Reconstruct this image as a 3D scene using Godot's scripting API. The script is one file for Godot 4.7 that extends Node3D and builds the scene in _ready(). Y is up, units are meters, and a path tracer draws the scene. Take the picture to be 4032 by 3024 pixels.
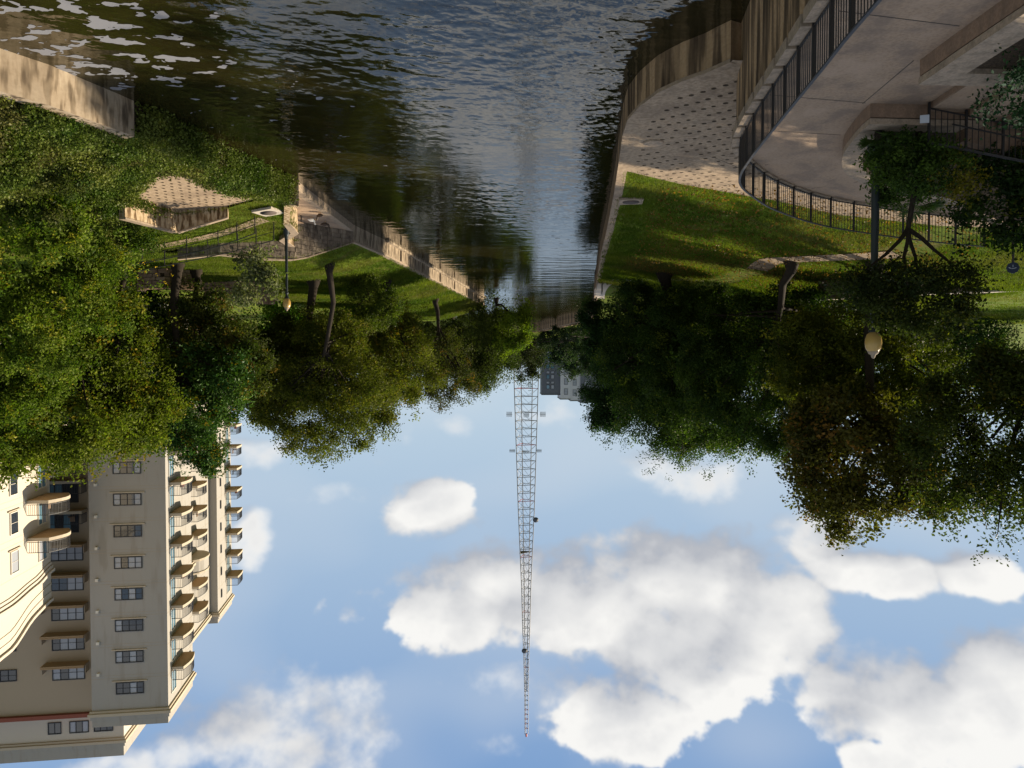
extends Node3D
# A canal in a city park seen from a bridge; the photograph was taken with the camera upside down.
# World: x right, y up, -z along the canal, metres; the water lies at y = 0. Plan points are written (x, distance).

var rng := RandomNumberGenerator.new()
var M := {}
var BOX := BoxMesh.new()
var ROD := CylinderMesh.new()
var rough_noise := FastNoiseLite.new()
var XL: PackedVector2Array
var XR: PackedVector2Array

const CLOUDS := [[-4.4, 17.3, 15.3, 4.2, 1], [-12.0, 15.7, 10.4, 4.2, 1], [-13.7, 20.3, 7.9, 4.1, 1], [-7.9, 24.9, 6.0, 3.2, 1], [3.7, 18.3, 5.9, 2.9, 1], [0.2, 23.0, 5.2, 2.0, 0.5], [0.7, 26.8, 2.4, 0.9, 0.45], [-18.3, 17.8, 5.0, 4.7, 1], [6.2, 10.6, 3.9, 2.4, 1], [12.4, 9.6, 3.3, 1.1, 0.45], [17.4, 25.3, 8.2, 4.6, 0.87], [25.2, 25.7, 7.2, 1.8, 0.8], [12.5, 26.6, 2.8, 4.2, 0.8], [-27.9, 22.2, 7.2, 3.5, 1], [-32.9, 19.9, 4.0, 4.1, 1], [-25.6, 20.4, 2.9, 2.4, 0.8], [-26.3, 25.5, 2.8, 1.5, 1], [-25.5, 14.0, 4.6, 1.8, 1], [-32.0, 13.6, 2.8, 1.7, 1], [-22.5, 11.8, 3.6, 2.7, 0.9], [-13.6, 8.7, 3.9, 1.9, 0.8], [-10.2, 7.8, 2.3, 1.6, 0.7], [19.1, 12.3, 1.7, 2.2, 0.9], [19.8, 6.5, 4.0, 1.3, 0.8], [-2.9, 3.4, 3.8, 1.5, 0.6], [4.4, 4.7, 1.7, 1.0, 0.6], [8.2, 7.5, 2.4, 0.9, 0.4], [8.6, 5.4, 1.7, 1.2, 0.35]]


func _ready() -> void:
	rng.seed = 7
	# --- camera, sky, sun, exposure ---
	var cam := Camera3D.new()
	cam.name = "camera"
	cam.fov = 53.86
	cam.near = 0.1
	cam.far = 6000.0
	add_child(cam)
	cam.look_at_from_position(Vector3(0, 9, 0), Vector3(0, 9 + tan(deg_to_rad(1.59)) * 100.0, -100), Vector3.DOWN)
	cam.current = true
	var env := Environment.new()
	env.background_mode = Environment.BG_SKY
	env.sky = Sky.new()
	var pano := PanoramaSkyMaterial.new()
	pano.panorama = sky_picture()
	pano.energy_multiplier = 1.0 / 1.9
	env.sky.sky_material = pano
	env.tonemap_mode = Environment.TONE_MAPPER_LINEAR
	env.tonemap_exposure = 1.9
	env.sdfgi_enabled = true
	env.ssao_enabled = true
	env.ssil_enabled = true
	var we := WorldEnvironment.new()
	we.name = "world_environment"
	we.environment = env
	add_child(we)
	var sun := DirectionalLight3D.new()
	sun.name = "sun"
	sun.light_color = Color(1.0, 0.935, 0.83)
	sun.light_energy = 1.6
	sun.light_angular_distance = 0.5
	sun.shadow_enabled = true
	add_child(sun)
	var az := deg_to_rad(-63.0)
	var el := deg_to_rad(26.5)
	sun.look_at_from_position(Vector3.ZERO, -Vector3(sin(az) * cos(el), sin(el), -cos(az) * cos(el)), Vector3.UP)

	rough_noise.seed = 3
	rough_noise.frequency = 0.35
	ROD.top_radius = 1.0
	ROD.bottom_radius = 1.0
	ROD.height = 1.0
	ROD.radial_segments = 8
	ROD.rings = 1
	XL = PackedVector2Array([Vector2(-4.6, -40), Vector2(-5.0, 10.5), Vector2(-5.9, 19.4), Vector2(-5.75, 20.1), Vector2(-5.3, 20.85), Vector2(-4.79, 21.45), Vector2(-4.3, 22.3), Vector2(-3.95, 23.5), Vector2(-3.78, 24.8), Vector2(-3.86, 26.5), Vector2(-4.02, 28.0), Vector2(-4.79, 35.6), Vector2(-5.73, 46), Vector2(-6.58, 56.4), Vector2(-10.56, 97.7), Vector2(-13.3, 125), Vector2(-14, 140), Vector2(-10.6, 160), Vector2(-6.7, 185), Vector2(5, 205), Vector2(60, 235)])
	XR = PackedVector2Array([Vector2(20, -40), Vector2(17.5, 10), Vector2(15.6, 19.5), Vector2(14.66, 21.9), Vector2(13.98, 23.1), Vector2(13.0, 26.2), Vector2(10.63, 37.75), Vector2(10.33, 49.5), Vector2(9.29, 55.6), Vector2(3.85, 104.5), Vector2(4.6, 112), Vector2(12, 130), Vector2(60, 160)])
	materials()
	# --- the place ---
	river()
	grounds()
	left_bank()
	right_bank()
	apartment_tower()
	cream_building()
	grey_building()
	radio_tower()
	trees()
	small_plants()


# ---------------------------------------------------------------- sky
func sky_picture() -> ImageTexture:
	var fine := FastNoiseLite.new()
	fine.seed = 11
	fine.frequency = 0.16
	fine.fractal_octaves = 6
	fine.fractal_gain = 0.55
	soft.seed = 12
	soft.frequency = 0.11
	soft.fractal_octaves = 2
	var wide := FastNoiseLite.new()
	wide.seed = 5
	wide.frequency = 0.045
	wide.fractal_octaves = 3
	var w := 4096
	var h := 2048
	# azimuth 0 (down the canal) lies on the picture's left and right edge
	var small := sky_part(fine, wide, 0.0, 360.0, 90.0, -90.0, 1024, 512)
	small.resize(w, h, Image.INTERPOLATE_CUBIC)
	# the part with the finest cloud edges is computed at full size: 96 degrees wide, up to 46 degrees high
	var half := int(48.0 / 360.0 * w)
	var y0 := int((90.0 - 46.0) / 180.0 * h)
	var y1 := int(90.0 / 180.0 * h)
	var a := half * 360.0 / w
	var near := sky_part(fine, wide, -a, a, 90.0 - y0 * 180.0 / h, 90.0 - y1 * 180.0 / h, half * 2, y1 - y0)
	small.blit_rect(near, Rect2i(half, 0, half, y1 - y0), Vector2i(0, y0))
	small.blit_rect(near, Rect2i(0, 0, half, y1 - y0), Vector2i(w - half, y0))
	return ImageTexture.create_from_image(small)


var soft := FastNoiseLite.new()
var near_weight := 1.0   # how solid the cloud nearest to the last direction is


func cloud_at(fine: FastNoiseLite, wide: FastNoiseLite, az: float, el: float) -> float:
	var f := -0.75
	near_weight = 1.0
	var total := 0.0
	var mean := 0.0
	var k := 1.0 / (0.6 + 0.4 * cos(deg_to_rad(el)))
	if absf(az) < 60.0 and el > -2.0 and el < 42.0:
		for c in CLOUDS:
			var dx: float = (az - c[0]) / c[2]
			var dy: float = (el - c[1]) / c[3]
			if dy < 0.0:
				dy *= 1.05
			var q := 1.0 - dx * dx - dy * dy
			if q > -1.2:
				var g_: float = q * 0.62 * c[4] - (1.0 - c[4]) * 0.3
				f = maxf(f, g_)
				var much := pow(maxf(q + 1.2, 0.0), 3.0)
				total += much
				mean += much * c[4]
	if total > 0.0:
		near_weight = mean / total
	var away := clampf((maxf(absf(az) - 36.0, (el - 27.5) * 1.6)) / 9.0, 0.0, 1.0)
	if away > 0.0:
		var wraps := az if az >= 0.0 else az + 360.0
		var g := wide.get_noise_2d(absf(wraps - 180.0) * 0.9, el * 2.0) * 2.2 + 0.12
		f = maxf(f, lerpf(-0.75, clampf(g, -0.75, 0.7), away))
	if f < -0.72:
		return f
	return f + (fine.get_noise_2d(az * k, el * 1.35) * 0.5 + fine.get_noise_2d(az * k * 2.7 + 300.0, el * 3.4) * .2 if fine else soft.get_noise_2d(az * k, el * 1.35) * .5)


func sky_part(fine: FastNoiseLite, wide: FastNoiseLite, a0: float, a1: float, e0: float, e1: float, w: int, h: int) -> Image:
	var data := PackedFloat32Array()
	data.resize(w * h * 3)
	var n := 0
	for j in h:
		var el := e0 + (e1 - e0) * (j + 0.5) / h
		var up := clampf(el, 0.0, 90.0)
		var t := clampf(up / 30.0, 0.0, 1.0)
		var clear := Color(0.54, 0.67, 0.77).lerp(Color(0.20, 0.35, 0.62), pow(t, 0.95)).lerp(Color(0.10, 0.21, 0.47), smoothstep(26.0, 90.0, up))
		if el < 0.0:
			clear = Color(0.16, 0.15, 0.12)
		for i in w:
			var c := clear
			if el >= 0.0:
				var az := wrapf(a0 + (a1 - a0) * (i + 0.5) / w, -180.0, 180.0)
				var f := cloud_at(fine, wide, az, el)
				var solid := near_weight
				var veil := clampf(soft.get_noise_2d(az * .45 + 70.0, el * .9) + .25, 0.0, 1.0) * .3
				c = clear.lerp(Color(.66, .71, .77), veil)
				if f > -0.12:
					var body_ := cloud_at(null, wide, az, el)
					var toward := cloud_at(null, wide, az - 1.6, el + 2.2)
					var crisp := f - cloud_at(fine, wide, az - .5, el + .7)
					var lit := clampf(0.5 + (body_ - toward) * 1.0 + crisp * .55, 0.0, 1.0)
					lit = lerpf(lit, 0.44, clampf((f - 0.3) * 1.0, 0.0, 0.6))
					var under := clampf(.5 + (toward - body_) * 1.3, 0.0, 1.0)
					var body := Color(0.43, 0.45, 0.50).lerp(Color(0.97, 0.955, 0.92), lit)
					body = body.lerp(Color(0.62, 0.66, 0.72), 0.45 * (1.0 - smoothstep(0.0, 14.0, el)))
					var fade := maxf(lerpf(.1, .55, under), lerpf(.7, .1, smoothstep(.88, .97, solid)))
					c = c.lerp(body, smoothstep(-0.12, fade, f) * clampf(.2 + solid * .9, 0.0, .96))
			data[n] = c.r
			data[n + 1] = c.g
			data[n + 2] = c.b
			n += 3
	return Image.create_from_data(w, h, false, Image.FORMAT_RGBF, data.to_byte_array())


# ---------------------------------------------------------------- materials
func ramp(colors: Array, tight := false) -> Gradient:
	var g := Gradient.new()
	var at := PackedFloat32Array()
	var cs := PackedColorArray()
	for i in colors.size():
		var q := float(i) / maxf(colors.size() - 1, 1)
		at.append(lerpf(.24, .76, q) if tight else q)
		cs.append(colors[i])
	g.offsets = at
	g.colors = cs
	return g


func noise_tex(colors: Array, freq: float, octaves: int, sd: int, size := 512, bump := 0.0, tight := false) -> NoiseTexture2D:
	var n := FastNoiseLite.new()
	n.seed = sd
	n.frequency = freq
	n.fractal_octaves = octaves
	n.fractal_gain = 0.55
	var t := NoiseTexture2D.new()
	t.width = size
	t.height = size
	t.seamless = true
	t.seamless_blend_skirt = 0.25
	t.noise = n
	if bump > 0.0:
		t.as_normal_map = true
		t.bump_strength = bump
	elif colors.size():
		t.color_ramp = ramp(colors, tight)
	return t


func rough(called: String, colors: Array, freq: float, scale: Vector3, roughness: float, sd: int, over := [], over_freq := 0.02, over_scale := Vector3(0.25, 0.05, 0.25), relief := 0.25) -> StandardMaterial3D:
	var m := StandardMaterial3D.new()
	m.resource_name = called
	m.albedo_texture = noise_tex(colors, freq, 5, sd)
	m.roughness = roughness
	m.metallic_specular = 0.3
	m.uv1_triplanar = true
	m.uv1_world_triplanar = true
	m.uv1_scale = scale
	if relief > 0.0:
		m.heightmap_enabled = true
		m.heightmap_texture = m.albedo_texture
		m.heightmap_scale = relief
	if over.size():
		m.detail_enabled = true
		m.detail_albedo = noise_tex(over, over_freq, 4, sd + 50, 512, 0.0, true)
		m.detail_blend_mode = BaseMaterial3D.BLEND_MODE_MIX
		m.detail_uv_layer = BaseMaterial3D.DETAIL_UV_2
		m.uv2_triplanar = true
		m.uv2_world_triplanar = true
		m.uv2_scale = over_scale
	m.metallic_specular = .12 if called == "turf" else .3
	M[called] = m
	return m


func plain(called: String, c: Color, roughness := 0.6, metallic := 0.0, spec := 0.5) -> StandardMaterial3D:
	var m := StandardMaterial3D.new()
	m.resource_name = called
	m.albedo_color = c.linear_to_srgb()
	m.roughness = roughness
	m.metallic = metallic
	m.metallic_specular = spec
	M[called] = m
	return m


func leafy(called: String, through := 0.9) -> StandardMaterial3D:
	var m := StandardMaterial3D.new()
	m.resource_name = called
	m.vertex_color_use_as_albedo = true
	m.roughness = 0.5
	m.metallic_specular = 0.22
	m.backlight_enabled = true
	m.backlight = Color(through * .82, through, through * 0.35).linear_to_srgb()
	M[called] = m
	return m


func s(r: float, g: float, b: float, a := 1.0) -> Color:   # a colour given as linear reflectance
	var c := Color(r, g, b).linear_to_srgb()
	c.a = a
	return c


func materials() -> void:
	rough("paving", [s(.2, .145, .095), s(.3, .225, .15), s(.39, .3, .21)], 0.02, Vector3(.5, .5, .5), .85, 1, [s(.1, .07, .05, .4), s(.12, .085, .06, .1), s(.3, .23, .16, .0), s(.1, .075, .055, .3)], .012, Vector3(.08, .08, .08), .3)
	rough("deck", [s(.26, .178, .116), s(.34, .24, .158), s(.4, .285, .19)], 0.03, Vector3(.6, .6, .6), .8, 2, [s(.15, .12, .1, .55), s(.2, .17, .14, .1), s(.4, .3, .22, .4)], .008, Vector3(.16, .16, .16), .15)
	rough("stained_wall", [s(.27, .175, .09), s(.38, .255, .14), s(.46, .33, .2)], 0.03, Vector3(.5, .5, .5), .85, 3, [s(.03, .02, .012, .95), s(.05, .033, .02, .85), s(.08, .053, .03, .6), s(.3, .2, .11, .1), s(.4, .27, .14, .0)], .011, Vector3(.4, .03, .4), .3)
	rough("canal_wall", [s(.25, .195, .135), s(.32, .255, .18), s(.39, .315, .23)], 0.02, Vector3(.5, .5, .5), .85, 4, [s(.06, .042, .026, .9), s(.12, .085, .05, .7), s(.3, .22, .13, .1), s(.3, .23, .14, .0), s(.5, .42, .3, .4)], .013, Vector3(.3, .05, .3), .6)
	rough("coping", [s(.25, .185, .125), s(.34, .26, .185), s(.42, .33, .24)], 0.04, Vector3(.6, .6, .6), .8, 5, [s(.12, .1, .07, .5), s(.2, .17, .13, 0)], .02, Vector3(.3, .3, .3), .2)
	rough("pad_wall", [s(.3, .215, .12), s(.41, .315, .2), s(.48, .385, .265)], 0.02, Vector3(.5, .5, .5), .85, 6, [s(.07, .038, .015, .95), s(.1, .055, .022, .85), s(.2, .12, .05, .55), s(.4, .3, .17, .0), s(.5, .42, .3, .2)], .018, Vector3(.5, .1, .5), .6)
	rough("planter", [s(.19, .125, .08), s(.25, .165, .11), s(.3, .205, .14)], 0.04, Vector3(.6, .6, .6), .85, 7, [s(.12, .09, .065, .5), s(.15, .11, .08, 0)], .02, Vector3(.3, .15, .3), .2)
	rough("path", [s(.36, .31, .25), s(.46, .4, .33), s(.52, .46, .38)], 0.03, Vector3(.4, .4, .4), .85, 8, [], .02, Vector3.ONE, .2)
	rough("soil", [s(.025, .018, .011), s(.06, .042, .026), s(.1, .07, .045)], 0.05, Vector3(.5, .5, .5), .95, 9, [], .02, Vector3.ONE, 1.5)
	rough("turf", [s(.06, .10, .011), s(.10, .145, .016), s(.14, .19, .022)], 0.03, Vector3(.5, .5, .5), .9, 10, [s(.13, .1, .04, .7), s(.1, .09, .025, .3), s(.06, .1, .012, .0), s(.045, .08, .01, .5)], .01, Vector3(.1, .1, .1), 2.0)
	rough("rubble", [s(.16, .09, .055), s(.3, .2, .13), s(.42, .32, .22)], 0.008, Vector3(.35, .35, .35), .9, 12, [s(.08, .05, .03, .5), s(.2, .14, .09, 0)], .03, Vector3(.7, .7, .7), .6)
	rough("block_wall", [s(.06, .045, .035), s(.15, .12, .09), s(.28, .225, .17)], 0.015, Vector3(.4, .4, .4), .9, 13, [s(.03, .025, .02, .7), s(.1, .08, .06, .0), s(.38, .32, .24, .5)], .012, Vector3(.4, .06, .4), .6)
	rough("bark", [s(.012, .009, .006), s(.026, .02, .014), s(.045, .035, .025)], 0.03, Vector3(1.5, .3, 1.5), .95, 14, [], .02, Vector3.ONE, 1.5)
	rough("stucco", [s(.305, .287, .26), s(.335, .316, .285), s(.365, .345, .315)], 0.05, Vector3(.6, .6, .6), .9, 15, [s(.25, .22, .18, .5), s(.3, .27, .23, .15), s(.4, .37, .32, 0), s(.4, .37, .32, 0)], .012, Vector3(.14, .02, .14), .12)
	rough("stucco_shade", [s(.33, .265, .19), s(.37, .3, .22), s(.41, .335, .25)], 0.05, Vector3(.6, .6, .6), .9, 16, [], .02, Vector3.ONE, .12)
	rough("stucco_pale", [s(.47, .42, .35), s(.51, .46, .385), s(.55, .5, .42)], 0.05, Vector3(.6, .6, .6), .9, 17, [], .02, Vector3.ONE, .12)
	rough("moulding", [s(.4, .34, .255), s(.45, .385, .295), s(.5, .43, .33)], 0.05, Vector3(.6, .6, .6), .85, 18, [], .02, Vector3.ONE, .1)
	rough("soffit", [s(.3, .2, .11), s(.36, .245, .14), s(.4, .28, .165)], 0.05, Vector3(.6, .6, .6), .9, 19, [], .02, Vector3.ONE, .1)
	rough("grey_panel", [s(.115, .125, .145), s(.13, .14, .16), s(.14, .15, .17)], 0.03, Vector3(.2, .2, .2), .7, 20, [], .02, Vector3.ONE, .0)
	rough("white_panel", [s(.5, .5, .52), s(.54, .54, .56), s(.57, .57, .59)], 0.03, Vector3(.2, .2, .2), .7, 21, [], .02, Vector3.ONE, .0)
	plain("joint", Color(.05, .04, .032), .95)
	plain("black_iron", Color(.016, .015, .015), .45, 0.0, .5)
	plain("worn_rail", Color(.05, .05, .052), .4, 0.3, .5)
	plain("lamp_iron", Color(.018, .026, .03), .45, .2)
	plain("cast_iron", Color(.07, .05, .04), .8)
	plain("paper", Color(.5, .53, .57), .7)
	plain("glass_dark", Color(.02, .028, .04), .06, 0.0, .9)
	plain("glass_blue", Color(.10, .2, .27), .08, 0.0, .9)
	plain("blind", Color(.3, .32, .36), .35, 0.0, .6)
	plain("window_frame", Color(.02, .02, .022), .5)
	plain("white_frame", Color(.62, .58, .5), .6)
	plain("steel", Color(.2, .2, .21), .5, .4)
	plain("red_steel", Color(.32, .035, .03), .5, .2)
	plain("antenna", Color(.22, .23, .25), .6)
	plain("dish", Color(.05, .055, .065), .6)
	plain("sign_blue", Color(.008, .02, .05), .35)
	plain("sign_white", Color(.35, .42, .5), .5)
	plain("duck_brown", Color(.07, .05, .035), .8)
	plain("duck_white", Color(.7, .68, .62), .8)
	plain("beak", Color(.5, .3, .06), .6)
	plain("wood", Color(.2, .13, .08), .8)
	plain("tile_red", Color(.22, .06, .035), .8)
	plain("yellow_petal", Color(.7, .45, .02), .6)
	plain("foam_scum", Color(.17, .17, .18), .9)
	var globe := plain("globe", Color(.46, .29, .07), .3)
	globe.backlight_enabled = true
	globe.backlight = Color(.5, .5, .5)
	leafy("leaf", .9)
	leafy("leaf_glossy", .6).roughness = .4
	leafy("grass_blade", 1.0)
	var water := plain("water", Color(.016, .0135, .004), .015, 0.0, .6)
	water.normal_enabled = true
	water.normal_texture = noise_tex([], 0.016, 4, 31, 1024, 5.0)
	water.normal_scale = 0.11
	water.uv1_triplanar = true
	water.uv1_world_triplanar = true
	water.uv1_scale = Vector3(.13, .2, .24)
	var calm := water.duplicate()
	calm.resource_name = "water_far"
	calm.normal_scale = 0.07
	M.water_far = calm


# ---------------------------------------------------------------- building blocks
func mark(o: Node, label: String, category: String, group := "", kind := "") -> Node:
	if label:
		o.set_meta("label", label)
	if category:
		o.set_meta("category", category)
	if group:
		o.set_meta("group", group)
	if kind:
		o.set_meta("kind", kind)
	return o


func thing(called: String, label: String, category: String, at := Vector3.ZERO, turn := 0.0, group := "") -> Node3D:
	var o := Node3D.new()
	o.name = called
	add_child(o, true)
	o.position = at
	o.rotation.y = turn
	mark(o, label, category, group)
	return o


func put(parent: Node, called: String, mesh: Mesh, mat: Material, xf := Transform3D()) -> MeshInstance3D:
	var o := MeshInstance3D.new()
	o.name = called
	o.mesh = mesh
	o.material_override = mat
	o.transform = xf
	parent.add_child(o, true)
	return o


func holder(parent: Node, called: String, at := Vector3.ZERO, turn := 0.0) -> Node3D:
	var o := Node3D.new()
	o.name = called
	o.position = at
	o.rotation.y = turn
	parent.add_child(o, true)
	return o


func structure(o: Node) -> Node:
	o.set_meta("kind", "structure")
	return o


func stuff(o: Node) -> Node:
	o.set_meta("kind", "stuff")
	return o


func box(parent: Node, called: String, at: Vector3, size: Vector3, mat: Material, turn := 0.0) -> MeshInstance3D:
	return put(parent, called, BOX, mat, Transform3D(Basis(Vector3.UP, turn) * Basis.from_scale(size), at))


func along(a: Vector3, b: Vector3, r: float, r2 := 0.0) -> Transform3D:
	var y := b - a
	var l := maxf(y.length(), 1e-4)
	y /= l
	var x := Vector3.RIGHT if absf(y.x) < 0.9 else Vector3.BACK
	var z := x.cross(y).normalized()
	x = y.cross(z)
	return Transform3D(Basis(x * r, y * l, z * (r2 if r2 > 0.0 else r)), (a + b) / 2.0)


func rod(parent: Node, called: String, a: Vector3, b: Vector3, r: float, mat: Material) -> MeshInstance3D:
	return put(parent, called, ROD, mat, along(a, b, r))


func bar(parent: Node, called: String, a: Vector3, b: Vector3, w: float, mat: Material) -> MeshInstance3D:
	return put(parent, called, BOX, mat, along(a, b, w))


func open() -> SurfaceTool:
	var st := SurfaceTool.new()
	st.begin(Mesh.PRIMITIVE_TRIANGLES)
	st.set_smooth_group(-1)
	return st


func close(st: SurfaceTool) -> ArrayMesh:
	st.generate_normals()
	return st.commit()


func tri(st: SurfaceTool, a: Vector3, b: Vector3, c: Vector3) -> void:   # a, b, c run anticlockwise seen from outside
	st.add_vertex(a)
	st.add_vertex(c)
	st.add_vertex(b)


func quad(st: SurfaceTool, a: Vector3, b: Vector3, c: Vector3, d: Vector3) -> void:
	tri(st, a, b, c)
	tri(st, a, c, d)


func add_box(st: SurfaceTool, at: Vector3, size: Vector3, basis := Basis()) -> void:
	var h := size / 2.0
	var p := []
	for i in 8:
		p.append(at + basis * Vector3(h.x * (1 if i & 1 else -1), h.y * (1 if i & 2 else -1), h.z * (1 if i & 4 else -1)))
	quad(st, p[4], p[5], p[7], p[6])
	quad(st, p[1], p[0], p[2], p[3])
	quad(st, p[5], p[1], p[3], p[7])
	quad(st, p[0], p[4], p[6], p[2])
	quad(st, p[6], p[7], p[3], p[2])
	quad(st, p[0], p[1], p[5], p[4])


func lathe(profile: Array, sides := 16) -> ArrayMesh:   # [radius, height] pairs from the bottom up
	var st := SurfaceTool.new()
	st.begin(Mesh.PRIMITIVE_TRIANGLES)
	for i in profile.size() - 1:
		st.set_smooth_group(i if absf(profile[i + 1][1] - profile[i][1]) < 0.02 else 1)
		for k in sides:
			var a := TAU * k / sides
			var b := TAU * (k + 1) / sides
			var p := func(q, t): return Vector3(cos(t) * q[0], q[1], -sin(t) * q[0])
			var v := [p.call(profile[i], a), p.call(profile[i], b), p.call(profile[i + 1], b), p.call(profile[i + 1], a)]
			if profile[i][0] > 1e-4:
				tri(st, v[0], v[1], v[2])
			if profile[i + 1][0] > 1e-4:
				tri(st, v[0], v[2], v[3])
	st.generate_normals()
	return st.commit()


func tube(st: SurfaceTool, pts: Array, radii: Array, sides := 8) -> void:
	st.set_smooth_group(0)
	var rings := []
	for i in pts.size():
		var dir: Vector3 = (pts[mini(i + 1, pts.size() - 1)] - pts[maxi(i - 1, 0)]).normalized()
		var x := (Vector3.RIGHT if absf(dir.x) < 0.9 else Vector3.BACK)
		var z := x.cross(dir).normalized()
		x = dir.cross(z)
		var ring := []
		for k in sides:
			var a := TAU * k / sides
			ring.append(pts[i] + (x * cos(a) - z * sin(a)) * radii[i])
		rings.append(ring)
	for i in pts.size() - 1:
		for k in sides:
			var l := (k + 1) % sides
			quad(st, rings[i][k], rings[i][l], rings[i + 1][l], rings[i + 1][k])
	st.set_smooth_group(-1)
	for k in range(1, sides - 1):
		tri(st, rings[-1][0], rings[-1][k], rings[-1][k + 1])


func v3(p: Vector2, y: float) -> Vector3:
	return Vector3(p.x, y, -p.y)


func edge(line: PackedVector2Array, dd: float) -> float:
	for i in line.size() - 1:
		if dd <= line[i + 1].y:
			return lerpf(line[i].x, line[i + 1].x, clampf((dd - line[i].y) / (line[i + 1].y - line[i].y), 0.0, 1.0))
	return line[-1].x


func patch(poly: PackedVector2Array, cell: float, height: Callable, off := 0.0, holes := []) -> ArrayMesh:
	# a sheet over a plan polygon that follows a height function
	var lo := poly[0]
	var hi := poly[0]
	for p in poly:
		lo = lo.min(p)
		hi = hi.max(p)
	var st := SurfaceTool.new()
	st.begin(Mesh.PRIMITIVE_TRIANGLES)
	st.set_smooth_group(0)
	var face := func(a: Vector2, b: Vector2, c: Vector2):
		if (b - a).cross(c - a) < 0.0:
			var q := b
			b = c
			c = q
		tri(st, v3(a, height.call(a) + off), v3(b, height.call(b) + off), v3(c, height.call(c) + off))
	var i0 := int(floor(lo.x / cell))
	var i1 := int(ceil(hi.x / cell))
	var j0 := int(floor(lo.y / cell))
	var j1 := int(ceil(hi.y / cell))
	for j in range(j0, j1):
		for i in range(i0, i1):
			var a := Vector2(i, j) * cell
			var q := PackedVector2Array([a, a + Vector2(cell, 0), a + Vector2(cell, cell), a + Vector2(0, cell)])
			var pieces: Array = Geometry2D.intersect_polygons(q, poly)
			for hole in holes:
				var rest := []
				for piece in pieces:
					for r in Geometry2D.clip_polygons(piece, hole):
						if not Geometry2D.is_polygon_clockwise(r):
							rest.append(r)
				pieces = rest
			for piece in pieces:
				var idx := Geometry2D.triangulate_polygon(piece)
				for k in range(0, idx.size(), 3):
					face.call(piece[idx[k]], piece[idx[k + 1]], piece[idx[k + 2]])
	st.generate_normals()
	return st.commit()


func val(y, i: int) -> float:
	return y[i] if y is Array or y is PackedFloat32Array else float(y)


func wall(pts: PackedVector2Array, off0: float, off1: float, bottom, top, closed := false) -> ArrayMesh:
	# a wall along a plan line, between two offsets to its left side; heights are numbers or one per point
	var st := open()
	var n := pts.size()
	var sideways := []
	for i in n:
		var a := pts[(i - 1 + n) % n] if closed or i > 0 else pts[i]
		var b := pts[(i + 1) % n] if closed or i < n - 1 else pts[i]
		var d0 := (pts[i] - a).normalized()
		var d1 := (b - pts[i]).normalized()
		var m := Vector2(-(d0 + d1).y, (d0 + d1).x).normalized()
		var ref := d1 if d1.length() > 0.1 else d0
		var k := 1.0 / maxf(m.dot(Vector2(-ref.y, ref.x)), 0.4)
		sideways.append(m * k)
	for i in (n if closed else n - 1):
		var j := (i + 1) % n
		var p := [pts[i] + sideways[i] * off0, pts[j] + sideways[j] * off0, pts[j] + sideways[j] * off1, pts[i] + sideways[i] * off1]
		var b := [val(bottom, i), val(bottom, j), val(bottom, j), val(bottom, i)]
		var t := [val(top, i), val(top, j), val(top, j), val(top, i)]
		var lo := []
		var hi := []
		for k in 4:
			lo.append(v3(p[k], b[k]))
			hi.append(v3(p[k], t[k]))
		quad(st, hi[0], hi[1], hi[2], hi[3])
		quad(st, lo[3], lo[2], lo[1], lo[0])
		quad(st, lo[0], lo[1], hi[1], hi[0])
		quad(st, lo[2], lo[3], hi[3], hi[2])
		if not closed and i == 0:
			quad(st, lo[3], lo[0], hi[0], hi[3])
		if not closed and i == n - 2:
			quad(st, lo[1], lo[2], hi[2], hi[1])
	return close(st)


func smooth_line(pts: Array, step := 0.5) -> Array:   # Vector3 points, rounded and evenly spaced
	var c := Curve3D.new()
	for i in pts.size():
		var t: Vector3 = (pts[mini(i + 1, pts.size() - 1)] - pts[maxi(i - 1, 0)]) / 6.0
		c.add_point(pts[i], -t, t)
	var l := c.get_baked_length()
	var n := maxi(int(round(l / step)), 1)
	var out := []
	for i in n + 1:
		out.append(c.sample_baked(l * i / n, true))
	return out


func plan(pts: Array) -> PackedVector2Array:
	var out := PackedVector2Array()
	for p in pts:
		out.append(Vector2(p.x, -p.z))
	return out


func heights(pts: Array, add := 0.0) -> Array:
	return pts.map(func(p): return p.y + add)


func scatter(parent: Node, called: String, mesh: Mesh, mat: Material, rows: PackedFloat32Array) -> MultiMeshInstance3D:
	var mm := MultiMesh.new()
	mm.transform_format = MultiMesh.TRANSFORM_3D
	mm.use_colors = true
	mm.mesh = mesh
	mm.instance_count = rows.size() / 16
	mm.buffer = rows
	var o := MultiMeshInstance3D.new()
	o.name = called
	o.multimesh = mm
	o.material_override = mat
	parent.add_child(o, true)
	stuff(o)
	return o


func row(rows: PackedFloat32Array, b: Basis, at: Vector3, c: Color) -> void:
	rows.append_array(PackedFloat32Array([b.x.x, b.y.x, b.z.x, at.x, b.x.y, b.y.y, b.z.y, at.y, b.x.z, b.y.z, b.z.z, at.z, c.r, c.g, c.b, 1.0]))


func any_turn() -> Basis:
	return Basis(Vector3.UP, rng.randf() * TAU) * Basis(Vector3.RIGHT, rng.randf_range(-1.2, 1.2)) * Basis(Vector3.BACK, rng.randf_range(-1.2, 1.2))


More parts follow.
